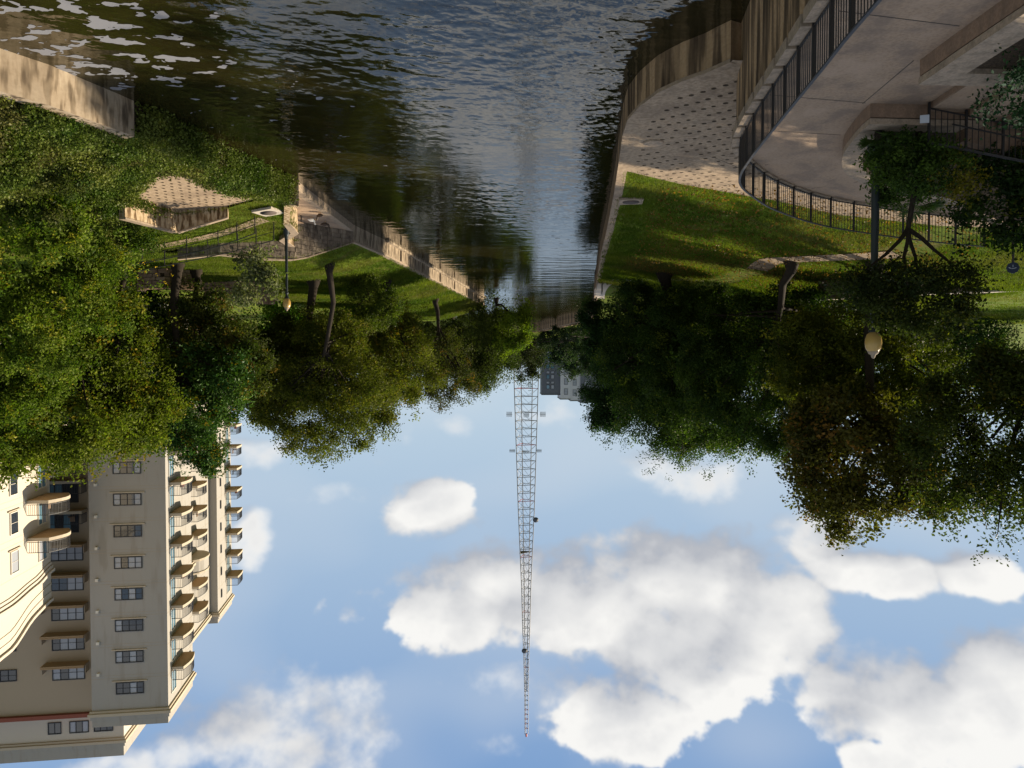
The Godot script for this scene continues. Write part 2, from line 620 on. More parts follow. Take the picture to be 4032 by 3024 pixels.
func leaf_clump(n: int, spread: float, length: float, width: float, sd: int, flat := 1.0, stems := true) -> ArrayMesh:
	var r := RandomNumberGenerator.new()
	r.seed = sd
	var v := PackedVector3Array()
	var c := PackedColorArray()
	var idx := PackedInt32Array()
	for i in n:
		var at := Vector3(r.randfn(), r.randfn() * flat, r.randfn()) * spread * 0.5
		var b := Basis(Vector3.UP, r.randf() * TAU) * Basis(Vector3.RIGHT, r.randf_range(-0.9, 0.9)) * Basis(Vector3.BACK, r.randf_range(-0.7, 0.7))
		var k := r.randf_range(0.7, 1.3)
		var tone := r.randf_range(0.5, 1.5)
		var first := v.size()
		v.append_array([at, at + b * Vector3(width * k / 2.0, length * .12 * k, length * k * .45), at + b * Vector3(0, -length * .08, length * k), at + b * Vector3(-width * k / 2.0, length * .12 * k, length * k * .45)])
		for q in 4:
			c.append(Color(tone, tone, tone * r.randf_range(.85, 1.1)))
		idx.append_array([first, first + 2, first + 1, first, first + 3, first + 2])
	var arrays := []
	arrays.resize(Mesh.ARRAY_MAX)
	arrays[Mesh.ARRAY_VERTEX] = v
	arrays[Mesh.ARRAY_COLOR] = c
	arrays[Mesh.ARRAY_INDEX] = idx
	var m := ArrayMesh.new()
	m.add_surface_from_arrays(Mesh.PRIMITIVE_TRIANGLES, arrays)
	return m


func blade_clump(n: int, spread: float, height: float, width: float, sd: int) -> ArrayMesh:
	var r := RandomNumberGenerator.new()
	r.seed = sd
	var v := PackedVector3Array()
	var c := PackedColorArray()
	var idx := PackedInt32Array()
	for i in n:
		var at := Vector3(r.randf_range(-spread, spread), 0, r.randf_range(-spread, spread))
		var a := r.randf() * TAU
		var side := Vector3(cos(a), 0, sin(a)) * width
		var tone := r.randf_range(0.6, 1.4)
		var first := v.size()
		var lean := Vector3(r.randf_range(-.6, .6), 1.0, r.randf_range(-.6, .6)) * height * r.randf_range(.5, 1.2)
		v.append_array([at - side, at + side, at + lean])
		for q in 3:
			c.append(Color(tone, tone, tone))
		idx.append_array([first, first + 1, first + 2])
	var arrays := []
	arrays.resize(Mesh.ARRAY_MAX)
	arrays[Mesh.ARRAY_VERTEX] = v
	arrays[Mesh.ARRAY_COLOR] = c
	arrays[Mesh.ARRAY_INDEX] = idx
	var m := ArrayMesh.new()
	m.add_surface_from_arrays(Mesh.PRIMITIVE_TRIANGLES, arrays)
	return m


# ---------------------------------------------------------------- river
var wave_a := FastNoiseLite.new()
var wave_b := FastNoiseLite.new()
var wave_c := FastNoiseLite.new()
var wave_d := FastNoiseLite.new()


func wave(x: float, dd: float) -> float:
	var calm := clampf(0.55 + 0.9 * wave_c.get_noise_2d(x, dd * 0.6), 0.1, 1.2) * (1.0 - .8 * smoothstep(30.0, 60.0, dd)) * (1.0 - smoothstep(64.0, 80.0, dd))
	var far := 0.0 if dd < 36.0 else wave_d.get_noise_2d(x * .3, dd * 1.0) * .013 * smoothstep(36.0, 62.0, dd) * (1.0 - smoothstep(132.0, 137.5, dd))
	if dd > 80.0:
		return far
	return (wave_a.get_noise_2d(x * 0.8 + dd * .12, dd * 1.35) * 0.027 + wave_b.get_noise_2d(x * .9 - dd * .3, dd * 1.3) * 0.0105) * calm + far


func river() -> void:
	wave_a.seed = 21
	wave_a.frequency = 0.62
	wave_a.fractal_octaves = 2
	wave_b.seed = 22
	wave_b.frequency = 2.3
	wave_b.fractal_octaves = 2
	wave_d.seed = 24
	wave_d.frequency = .62
	wave_d.fractal_octaves = 2
	wave_c.seed = 23
	wave_c.frequency = 0.09
	# rippled sheet near the bridge, flat beyond
	var st := SurfaceTool.new()
	st.begin(Mesh.PRIMITIVE_TRIANGLES)
	var xs := []
	var x := -15.0
	while x < 17.01:
		xs.append(x)
		x += 0.13 if x > -6.0 else .3
	var ds := []
	var dd := 12.0
	while dd < 138.0:
		ds.append(dd)
		dd += 0.075 + minf(dd - 12.0, 56.0) * 0.0035
	ds.append(138.0)
	for j in ds.size():
		for i in xs.size():
			var e := 0.04
			var h := wave(xs[i], ds[j])
			st.set_normal(Vector3(h - wave(xs[i] + e, ds[j]), e, -(h - wave(xs[i], ds[j] + e))).normalized())
			st.add_vertex(Vector3(xs[i], h, -ds[j]))
	var w := xs.size()
	for j in ds.size() - 1:
		for i in w - 1:
			var a := j * w + i
			for k in [a, a + w, a + 1, a + 1, a + w, a + w + 1]:
				st.add_index(k)
	structure(put(self, "river_water", st.commit(), M.water))
	st = open()
	for r in [[-40, 17.0, -40, 12], [-15, 17, 138, 260], [-40, -15, 12, 260], [17, 120, -40, 260]]:
		quad(st, Vector3(r[0], 0, -r[2]), Vector3(r[1], 0, -r[2]), Vector3(r[1], 0, -r[3]), Vector3(r[0], 0, -r[3]))
	structure(put(self, "river_water", close(st), M.water_far))
	# drifting foam: outlines of a noise field, cut cell by cell
	var f := FastNoiseLite.new()
	f.seed = 77
	f.frequency = 1.15
	f.fractal_octaves = 5
	f.fractal_gain = 0.66
	st = SurfaceTool.new()
	st.begin(Mesh.PRIMITIVE_TRIANGLES)
	var rule := func(px: float, pd: float) -> float:
		var v := f.get_noise_2d(px * .62, pd * 1.15) + .35 * wave_c.get_noise_2d(px * 3.0, pd * 5.0)
		var t := 0.65
		t -= 0.34 * smoothstep(5.0, 11.0, px) * (1.0 - smoothstep(23.0, 27.5, pd))
		t -= 0.2 * clampf(1.0 - absf(px - 3.6) / 2.6, 0, 1) * clampf(1.0 - absf(pd - 21.8) / 3.2, 0, 1)
		t -= 0.12 * smoothstep(2.0, 7.0, px) * (1.0 - smoothstep(28.0, 40.0, pd))
		t -= 0.13 * clampf(1.0 - absf(px + 3.8) / 2.0, 0, 1) * (1.0 - smoothstep(20.0, 25.0, pd))
		return v - t
	var cell := 0.07
	var nx := int(20.0 / cell)
	var old := []
	var pd := 15.0
	while pd < 44.0:
		var now := []
		for i in nx + 1:
			now.append(rule.call(-5.0 + i * cell, pd))
		if old.size():
			for i in nx:
				var c := [old[i], old[i + 1], now[i + 1], now[i]]
				if maxf(maxf(c[0], c[1]), maxf(c[2], c[3])) <= 0.0:
					continue
				var px := -5.0 + i * cell
				var q := [Vector2(px, pd - cell), Vector2(px + cell, pd - cell), Vector2(px + cell, pd), Vector2(px, pd)]
				var poly := []
				for k in 4:
					var l := (k + 1) % 4
					if c[k] > 0.0:
						poly.append(q[k])
					if (c[k] > 0.0) != (c[l] > 0.0):
						poly.append(q[k].lerp(q[l], c[k] / (c[k] - c[l])))
				if poly[0].x > edge(XR, poly[0].y) or poly[0].x < edge(XL, poly[0].y):
					continue
				for k in range(1, poly.size() - 1):
					for p in [poly[0], poly[k + 1], poly[k]]:
						st.set_normal(Vector3.UP)
						st.add_vertex(v3(p, wave(p.x, p.y) + 0.006))
		old = now
		pd += cell
	stuff(mark(put(self, "river_foam", st.commit(), M.foam_scum), "pale grey flecks of foam drifting on the olive water", "foam"))


# ---------------------------------------------------------------- ground
func h_left(p: Vector2) -> float:
	var k := maxf(edge(XL, p.y) - p.x, 0.0)
	return 1.05 + lerpf(.045, .13, smoothstep(33.0, 44.0, p.y)) * minf(k, 7.0) + .17 * clampf(k - 7.0, 0.0, 16.5) + .02 * clampf(k - 23.5, 0, 60.0)


var UPPER := PackedVector2Array()
const WALL_LINE := [[10.33, 49.5], [11.7, 48.0], [12.6, 46.6], [13.1, 45.6], [14.6, 44.2], [16.4, 42.7], [18.5, 42.0]]


func h_high(p: Vector2) -> float:   # the lawn above the long block wall
	var k := maxf(p.x - edge(XR, p.y), 0.0)
	var near := 1.04 + .55 * minf(k, 3.0) + .035 * clampf(k - 3.0, 0.0, 50.0)
	var far := 1.04 + .27 * minf(k, 6.0) + .03 * clampf(k - 6.0, 0.0, 50.0)
	return lerpf(near, far, smoothstep(50.0, 58.0, p.y))


func h_right(p: Vector2) -> float:
	if p.y > 41.2 and Geometry2D.is_point_in_polygon(p, UPPER):
		return h_high(p)
	return h_low(p)


func h_low(p: Vector2) -> float:
	var k := maxf(p.x - edge(XR, p.y), 0.0)
	var h := 1.02 + .06 * minf(k, 2.5) + .195 * clampf(k - 2.5, 0.0, 10.5) + .03 * clampf(k - 13.0, 0, 60)
	h += .42 * smoothstep(36.5, 41.0, p.y) * (1.0 - smoothstep(46.0, 50.0, p.y))
	h += clampf(.55 * maxf(k - 2.2, 0.0), 0.0, 5.0) * (1.0 - smoothstep(25.0, 30.0, p.y))
	return h


func p2(list: Array) -> PackedVector2Array:
	var out := PackedVector2Array()
	for q in list:
		out.append(Vector2(q[0], q[1]))
	return out


var PAD := PackedVector2Array()
var LANDING := PackedVector2Array()
var PAVERS := PackedVector2Array()


func grounds() -> void:
	PAD = p2([[16.24, 36.9], [16.95, 33.6], [15.8, 32.3], [14.53, 30.9], [13.32, 31.0], [13.2, 32.9], [12.8, 34.6], [12.2, 36.9], [14.02, 37.46]])
	LANDING = p2([[10.63, 37.75], [10.33, 49.5], [11.7, 48.0], [12.6, 46.6], [13.05, 45.6], [13.05, 43.9], [11.95, 42.5], [11.85, 40.6], [10.95, 37.6]])
	# the right bank, with the landing and the paved nook cut out
	UPPER = p2(WALL_LINE)
	UPPER.append_array(p2([[24, 41.6], [70, 41.6], [70, 160]]))
	for i in range(XR.size() - 1, -1, -1):
		if XR[i].y > 49.6:
			UPPER.append(XR[i])
	structure(put(self, "grass_bank", patch(UPPER, 1.0, h_high), M.turf))
	var right := XR.duplicate()
	right.append_array(p2([[70, 160], [70, -40]]))
	structure(put(self, "grass_bank", patch(right, 1.0, h_low, 0.0, [PAD, LANDING, UPPER]), M.turf))
	var left := PackedVector2Array([Vector2(-8, -40), Vector2(-8, 20.0)])
	for q in XL:
		if q.y > 20.0:
			left.append(q)
	left.append_array(p2([[60, 300], [-75, 300], [-75, -40]]))
	structure(put(self, "grass_lawn", patch(left, 1.0, h_left), M.turf))
	var st := open()
	for r in [[-4000, -75, -40, 4000, 4.2], [-75, 70, 300, 4000, 4.19], [70, 4000, -40, 4000, 4.2]]:
		quad(st, Vector3(r[0], r[4], -r[2]), Vector3(r[1], r[4], -r[2]), Vector3(r[1], r[4], -r[3]), Vector3(r[0], r[4], -r[3]))
	structure(put(self, "ground", close(st), M.turf))
	# blades of grass
	var tuft := blade_clump(14, .3, .09, .012, 4)
	for side in 2:
		var rows := PackedFloat32Array()
		for i in (52000 if side == 0 else 36000):
			var p: Vector2
			if side == 0:
				var dd := rng.randf_range(27.0, 74.0)
				p = Vector2(edge(XL, dd) - .5 - rng.randf() * (24.0 if i % 4 else 44.0), dd)
				if Geometry2D.is_point_in_polygon(p, PAVERS_AREA()) or absf(p.x - path_x(dd)) < 1.0:
					continue
			else:
				var dd := 33.0 + pow(rng.randf(), 1.3) * 75.0
				p = Vector2(edge(XR, dd) + .35 + rng.randf() * 14.0, dd)
				if Geometry2D.is_point_in_polygon(p, PAD) or Geometry2D.is_point_in_polygon(p, LANDING):
					continue
			var n := rough_noise.get_noise_2d(p.x * .6, p.y * .6)
			var dry := smoothstep(.08, .4, rough_noise.get_noise_2d(p.x * .22 + 40.0, p.y * .22))
			var c := Color(.075, .125, .013).lerp(Color(.185, .21, .025), clampf(n + .45, 0, 1)) * rng.randf_range(.7, 1.3)
			c = c.lerp(Color(.19, .16, .055), dry * .55)
			row(rows, Basis(Vector3.UP, rng.randf() * TAU) * Basis.from_scale(Vector3.ONE * rng.randf_range(.8, 1.5) * (1.0 + maxf(p.y - 50.0, 0.0) * .02)), v3(p, (h_left(p) if side == 0 else h_right(p)) - .01), c)
		var g := scatter(self, "grass", tuft, M.grass_blade, rows)
		mark(g, "short mown grass of the shaded lawn behind the paved terrace" if side == 0 else "short sunlit grass around the small boat landing", "grass")
	# fallen leaves under the big trees
	var rows2 := PackedFloat32Array()
	for i in 2600:
		var dd := rng.randf_range(33.0, 60.0)
		var p := Vector2(edge(XL, dd) - 2.0 - rng.randf() * 16.0, dd)
		row(rows2, any_turn(), v3(p, h_left(p) + .06), Color(.22, .11, .035) * rng.randf_range(.4, 1.3))
	mark(scatter(self, "fallen_leaves", leaf_clump(2, .25, .16, .1, 8), M.leaf, rows2), "brown leaves lying on the shaded lawn under the dark trees", "leaves")


var pavers_area := PackedVector2Array()
func PAVERS_AREA() -> PackedVector2Array:
	if pavers_area.is_empty():
		pavers_area = p2([[-3.6, 20], [-3.5, 30.6], [-4.6, 31.3], [-7.4, 33.2], [-11.2, 34.9], [-15.2, 35.6], [-19.5, 34.6], [-22.0, 33.0], [-22, 20]])
	return pavers_area


func path_x(dd: float) -> float:
	return edge(p2([[-20.5, 40.3], [-18.5, 43.1], [-17.2, 45.7], [-16.3, 47.8], [-16.8, 52]]), dd)


# ---------------------------------------------------------------- left bank: terrace, ramp, stairs
const RAMP := [Vector3(-5.0, 2.62, -9.0), Vector3(-5.2, 2.66, -12.0), Vector3(-5.33, 2.7, -13.3), Vector3(-5.5, 2.72, -15.1), Vector3(-5.76, 2.75, -17.8), Vector3(-5.95, 2.75, -19.5), Vector3(-6.16, 2.76, -20.9), Vector3(-6.5, 2.8, -22.1), Vector3(-7.2, 2.86, -23.4), Vector3(-8.5, 2.98, -25.0), Vector3(-10.66, 3.14, -26.6), Vector3(-13.0, 3.35, -27.3), Vector3(-15.5, 3.6, -27.6), Vector3(-17.3, 3.75, -27.5)]


func deck_height(p: Vector2) -> float:
	return 2.75 + clampf((-p.x - 7.0) / 10.3, 0.0, 1.4) * 1.0 * smoothstep(21.5, 25.0, p.y)


func left_bank() -> void:
	# paved terrace with planting holes
	var area := XL.duplicate()
	area.append_array(p2([[-60, 235], [-60, -40]]))
	PAVERS = Geometry2D.intersect_polygons(PAVERS_AREA(), area)[0]
	var terrace := structure(put(self, "paved_terrace", patch(PAVERS, 1.0, h_left, .03), M.paving))
	var hole_rim := lathe([[.085, 0.0], [.085, .006], [.066, .006]], 12)
	var hole := lathe([[.082, 0.0], [.082, .002], [0.0, .002]], 12)
	var e1 := Vector2(.68, .73) * .375
	var e2 := Vector2(-.73, .68) * .6
	var spots := []
	for i in range(-60, 60):
		for j in range(-60, 60):
			var p := Vector2(-5.99, 20.81) + e1 * (i + (.5 if j % 2 else 0.0)) + e2 * j
			var seam := (p.y - 26.0) + (p.x + 4.0) * .93
			if Geometry2D.is_point_in_polygon(p, PAVERS) and (seam < -.1 or seam > .95) and edge(XL, p.y) - p.x > .75 and p.x > -16.0:
				var line := plan(RAMP)
				var in_deck := p.y < 23.0 and p.x < edge(line, p.y) - .2
				if not in_deck and not (p.x < -7.0 and p.y < 23.2 + (-7.0 - p.x) * .62):
					spots.append(p)
	spots.sort_custom(func(a, b): return a.length() < b.length())
	var rest := PackedFloat32Array()
	for i in spots.size():
		var p: Vector2 = spots[i] + Vector2(rng.randf_range(-.02, .02), rng.randf_range(-.02, .02))
		var at := v3(p, h_left(p) + .032)
		if rng.randf() < .05:
			continue
		var bs := Basis.from_scale(Vector3(rng.randf_range(.8, 1.1), 1, rng.randf_range(.8, 1.1)))
		if i < 300:
			put(terrace, "planting_hole", hole, M.soil, Transform3D(bs, at))
		else:
			row(rest, bs, at, Color(1, 1, 1))
	if rest.size():
		scatter(terrace, "far_planting_holes", hole, M.soil, rest)
	# canal wall and its kerb, from the ramp to the bend
	var line2 := PackedVector2Array()
	for p in XL:
		if p.y >= 20.0:
			line2.append(p)
	structure(put(self, "canal_wall", wall(line2, 0.0, .4, -.8, line2_heights(line2, 1.0)), M.stained_wall))
	var top := structure(put(self, "canal_kerb", wall(line2, -.02, .38, 1.0, line2_heights(line2, 1.1)), M.paving))
	# seam, cover on the terrace
	var joint := PackedVector2Array([Vector2(-3.9, 25.6), Vector2(-6.0, 27.2), Vector2(-9.3, 30.4)])
	put(terrace, "joint", wall(joint, -.01, .01, 1.0, [1.085, 1.16, 1.32]), M.joint)
	var cover := thing("manhole_cover", "round concrete cover sitting on the paved terrace between the rows of holes", "manhole cover", v3(Vector2(-5.05, 27.2), h_left(Vector2(-5.05, 27.2)) + .03))
	put(cover, "cover", lathe([[.36, 0.0], [.36, .05], [.33, .06], [0, .06]], 24), M.coping)
	var slab := thing("drain_slab", "square slab with a rusty round lid on the shaded lawn at the canal kerb", "drain cover", v3(Vector2(-5.75, 36.8), h_left(Vector2(-5.75, 36.8)) + .02), .1)
	box(slab, "slab", Vector3(0, .04, 0), Vector3(1.15, .1, 1.15), M.coping)
	put(slab, "lid", lathe([[.4, 0], [.4, .02], [0, .02]], 24), M.cast_iron, Transform3D(Basis(), Vector3(0, .09, 0)))
	# footpath across the lawn
	var mid := [Vector3(-20.5, 0, -40.3), Vector3(-18.5, 0, -43.1), Vector3(-17.2, 0, -45.7), Vector3(-16.3, 0, -47.8), Vector3(-16.8, 0, -52)]
	var fp := plan(smooth_line(mid, 1.0))
	structure(put(self, "footpath", patch(ribbon(fp, .7), 1.0, h_left, .045), M.paving))
	var fp2 := plan(smooth_line([Vector3(-10.6, 0, -92), Vector3(-9.4, 0, -80), Vector3(-9.5, 0, -72), Vector3(-12.5, 0, -66.5), Vector3(-15.4, 0, -62)], 1.0))
	structure(put(self, "footpath", patch(ribbon(fp2, .6), 1.0, h_left, .035), M.path))

	# the ramp: deck, retaining wall, coping stones
	var pts := smooth_line(RAMP, .3)
	var outer := plan(pts)
	var deck := outer.duplicate()
	deck.append_array(p2([[-19.5, 27.0], [-19.5, 9.0]]))
	structure(put(self, "ramp_deck", patch(deck, .8, deck_height), M.deck))
	var low := []
	for p in outer:
		low.append(-.8 if p.y < 21.5 else .8)
	var tops := []
	for p in outer:
		tops.append(deck_height(p) - .12)
	put_wall("ramp_wall", "tall streaked concrete retaining wall curving under the railed walkway", wall(outer, .02, .45, low, tops), M.stained_wall)
	# expansion joints of the deck
	var dk := get_node("ramp_deck")
	for q in [[-5.8, 13.6, -8.3, 14.2], [-6.0, 17.8, -8.5, 18.35], [-6.2, 20.4, -9.0, 20.9], [-7.9, 23.8, -9.9, 23.0], [-8.45, 18.4, -8.3, 15.8], [-10.2, 25.9, -11.2, 24.6], [-12.8, 27.0, -13.1, 25.2], [-5.6, 11.3, -8.2, 11.8]]:
		var a := Vector2(q[0], q[1])
		var b := Vector2(q[2], q[3])
		put(dk, "joint", wall(PackedVector2Array([a, b]), -.011, .011, [deck_height(a) - .05, deck_height(b) - .05], [deck_height(a) + .004, deck_height(b) + .004]), M.joint)
	railing(pts)
	planters_and_stairs()


func line2_heights(line: PackedVector2Array, y: float) -> Array:
	var out := []
	for p in line:
		out.append(y)
	return out


func ribbon(line: PackedVector2Array, half: float) -> PackedVector2Array:
	var a := PackedVector2Array()
	var b := PackedVector2Array()
	for i in line.size():
		var d := (line[mini(i + 1, line.size() - 1)] - line[maxi(i - 1, 0)]).normalized()
		a.append(line[i] + Vector2(-d.y, d.x) * half)
		b.insert(0, line[i] - Vector2(-d.y, d.x) * half)
	a.append_array(b)
	return a


func put_wall(called: String, label: String, mesh: Mesh, mat: Material, group := "") -> MeshInstance3D:
	var o := put(self, called, mesh, mat)
	mark(o, label, "wall", group)
	return o


func railing(pts: Array) -> void:
	var r := thing("metal_railing", "long black metal railing following the hairpin edge of the grey walkway", "railing")
	var c := Curve3D.new()
	for p in pts:
		c.add_point(p)
	var l := c.get_baked_length()
	var bay := 1.0
	var n := int(l / bay)
	var w := get_node("ramp_wall")
	var inset := func(off: float) -> Vector3:   # a point a little inside the edge
		var p := c.sample_baked(off, true)
		var q := (c.sample_baked(minf(off + .1, l), true) - c.sample_baked(maxf(off - .1, 0.0), true)).normalized()
		var side := Vector3(q.z, 0, -q.x).normalized()
		var at: Vector3 = p + side * .12
		at.y = deck_height(Vector2(at.x, -at.z))
		return at
	var plates := 0
	for i in n + 1:
		var p: Vector3 = inset.call(i * bay)
		bar(r, "post", p - Vector3(0, .1, 0), p + Vector3(0, 1.07, 0), .06, M.black_iron)
		if i == n:
			continue
		var a: float = i * bay + .08
		var b: float = (i + 1) * bay - .08
		# coping stone on the wall between two posts
		var stone := []
		for k in 4:
			stone.append(c.sample_baked(lerpf(a, b, k / 3.0), true))
		var hs := stone.map(func(q): return deck_height(Vector2(q.x, -q.z)))
		put(w, "coping_stone", wall(plan(stone), -.1, .2, hs.map(func(y): return y - .16), hs.map(func(y): return y + .07)), M.coping)
		for k in 7:
			var off := lerpf(i * bay, (i + 1) * bay, (k + 1) / 8.0)
			var q: Vector3 = inset.call(off)
			if plates < 295:
				bar(r, "baluster", q + Vector3(0, .1, 0), q + Vector3(0, 1.04, 0), .015, M.black_iron)
				plates += 1
	var top := []
	var bottom := []
	for i in n * 3 + 1:
		var q: Vector3 = inset.call(i * bay / 3.0)
		top.append(q)
		bottom.append(q)
	var tl := plan(top)
	put(r, "top_rail", wall(tl, -.03, .03, heights(top, 1.05), heights(top, 1.085)), M.worn_rail)
	put(r, "bottom_rail", wall(tl, -.02, .02, heights(top, .09), heights(top, .12)), M.black_iron)


func capped_wall(called: String, label: String, pts: Array, height: float, thick: float) -> Node3D:
	var t := thing(called, label, "planter wall", Vector3.ZERO, 0.0, "")
	var line := plan(pts)
	var lo := []
	for p in line:
		lo.append(deck_height(p) - .1)
	var mid := lo.map(func(y): return y + .1 + height - .17)
	var hi := lo.map(func(y): return y + .1 + height)
	var k := signf(thick)
	put(t, "wall_face", wall(line, .0, thick, lo, mid), M.planter)
	put(t, "groove", wall(line, .035 * k, thick - .03 * k, mid, mid.map(func(y): return y + .03)), M.joint)
	put(t, "coping", wall(line, -.015 * k, thick + .02 * k, mid.map(func(y): return y + .03), hi), M.coping)
	return t


func planters_and_stairs() -> void:
	# planter beside the hairpin
	var a := smooth_line([Vector3(-8.63, 0, -18.38), Vector3(-8.75, 0, -19.3), Vector3(-9.25, 0, -21.3), Vector3(-10.2, 0, -23.0), Vector3(-12, 0, -24.0), Vector3(-15, 0, -24.6), Vector3(-17.5, 0, -24.7)], .5)
	a.reverse()
	a.append(Vector3(-11.45, 0, -18.55))
	capped_wall("planter_wall", "low curved planter wall between the stairs and the hairpin walkway", a, .5, -.5)
	structure(put(self, "planting_bed", patch(p2([[-9.1, 18.9], [-9.2, 20], [-9.7, 21.5], [-10.6, 22.8], [-12.2, 23.6], [-18, 24.2], [-18, 18.9]]), .7, func(p): return 3.14 + .1 * rough_noise.get_noise_2d(p.x * 3, p.y * 3) + clampf(-p.x - 11.5, 0, 4) * .35), M.soil))
	# planter on the near side of the stairs
	var b := [Vector3(-11.3, 0, -15.95), Vector3(-8.42, 0, -15.78), Vector3(-8.42, 0, -14.4), Vector3(-8.44, 0, -13.0), Vector3(-8.5, 0, -9.0)]
	b.reverse()
	capped_wall("planter_wall", "straight planter wall under the pale-flecked shrub near the picture's edge", b, .5, .6)
	structure(put(self, "planting_bed", patch(p2([[-9.05, 9], [-9.0, 15.2], [-13, 15.4], [-16, 15.4], [-16, 9]]), .8, func(p): return 3.14 + clampf(-p.x - 11.0, 0, 4) * .3), M.soil))
	# broad steps that climb away to the left
	var st := thing("garden_steps", "broad concrete steps climbing between the two planters", "steps")
	for i in 9:
		var x0 := -9.95 - i * .92
		var y := 2.75 + .16 * (i + 1)
		put(st, "step", wall(PackedVector2Array([Vector2(x0 + .0, 15.7 + .004 * i), Vector2(x0 - .12, 18.85 - .004 * i)]), .0, 8.3 - i * .92, y - .18 - (.3 if i else .0), y), M.deck)
		put(st, "riser_shade", wall(PackedVector2Array([Vector2(x0 + .0, 15.72), Vector2(x0 - .12, 18.83)]), -.008, .012, y - .16, y - .035), M.planter)  # darker strip on each riser, paints in the shadow under the step nosing
	put(st, "cheek_wall", wall(PackedVector2Array([Vector2(-18, 19.25), Vector2(-11.1, 18.72)]), .0, .3, 2.7, [4.9, 3.55]), M.planter)
	# handrail with a notice
	var lab := ["black stair railing with a sloping top bar beside the planter", "black stair railing half hidden behind the pale-flecked shrub"]
	for k in 2:
		var r := thing("stair_railing", lab[k], "railing", Vector3.ZERO, 0, "railings of the garden steps")
		var p0 := Vector3(-9.96, 2.78, -18.22) if k == 0 else Vector3(-10.9, 2.98, -16.2)
		var dir := Vector3(-.92, .16, -.05) if k == 0 else Vector3(-.92, .16, -.02)
		var m := 6 if k == 0 else 5
		for i in m + 1:
			var q: Vector3 = p0 + dir * i
			bar(r, "post", q, q + Vector3(0, .95, 0), .05, M.black_iron)
			if i < m:
				for j in 5:
					var g: Vector3 = p0 + dir * (i + (j + 1) / 6.0)
					bar(r, "baluster", g + Vector3(0, .15, 0), g + Vector3(0, .93, 0), .016, M.black_iron)
		bar(r, "top_rail", p0 + Vector3(.02, .95, 0), p0 + dir * m + Vector3(0, .95, 0), .05, M.worn_rail)
		bar(r, "lower_rail", p0 + Vector3(0, .14, 0), p0 + dir * m + Vector3(0, .14, 0), .03, M.black_iron)
		bar(r, "hand_grip", p0 + Vector3(-.5, .55, .1), p0 + dir * m + Vector3(0, .5, .1), .03, M.black_iron)
	var sign_ := thing("paper_notice", "small white notice fixed to the end post of the stair railing", "notice", Vector3(-9.84, 3.2, -18.17))
	box(sign_, "sheet", Vector3(.03, .0, .03), Vector3(.2, .19, .006), M.paper, .25)


# ---------------------------------------------------------------- lamp
func lamp_post(at: Vector3, height: float, label: String, wide := 1.0) -> void:
	var o := thing("lamp_post", label, "lamp post", at, 0.0, "globe lamp posts of the park")
	put(o, "base", lathe([[.2, 0], [.2, .08], [.16, .12], [.17, .3], [.12, .42], [.1, .5], [.085, .62]], 16), M.lamp_iron, Transform3D(Basis.from_scale(Vector3(wide, 1, wide))))
	put(o, "shaft", lathe([[.085, .6], [.08, 1.4], [.066, height - .75], [.062, height - .62]], 12), M.lamp_iron, Transform3D(Basis.from_scale(Vector3(wide, 1, wide))))
	put(o, "collar", lathe([[.06, height - .64], [.1, height - .6], [.1, height - .56], [.065, height - .5], [.08, height - .38], [.13, height - .3], [.13, height - .27], [.0, height - .26]], 16), M.lamp_iron)
	put(o, "globe", lathe([[.1, height - .26], [.165, height - .2], [.205, height - .08], [.215, height + .04], [.19, height + .17], [.14, height + .24]], 20), M.globe)
	put(o, "finial", lathe([[.145, height + .24], [.12, height + .3], [.06, height + .34], [.045, height + .4], [.02, height + .43], [0, height + .43]], 16), M.coping)


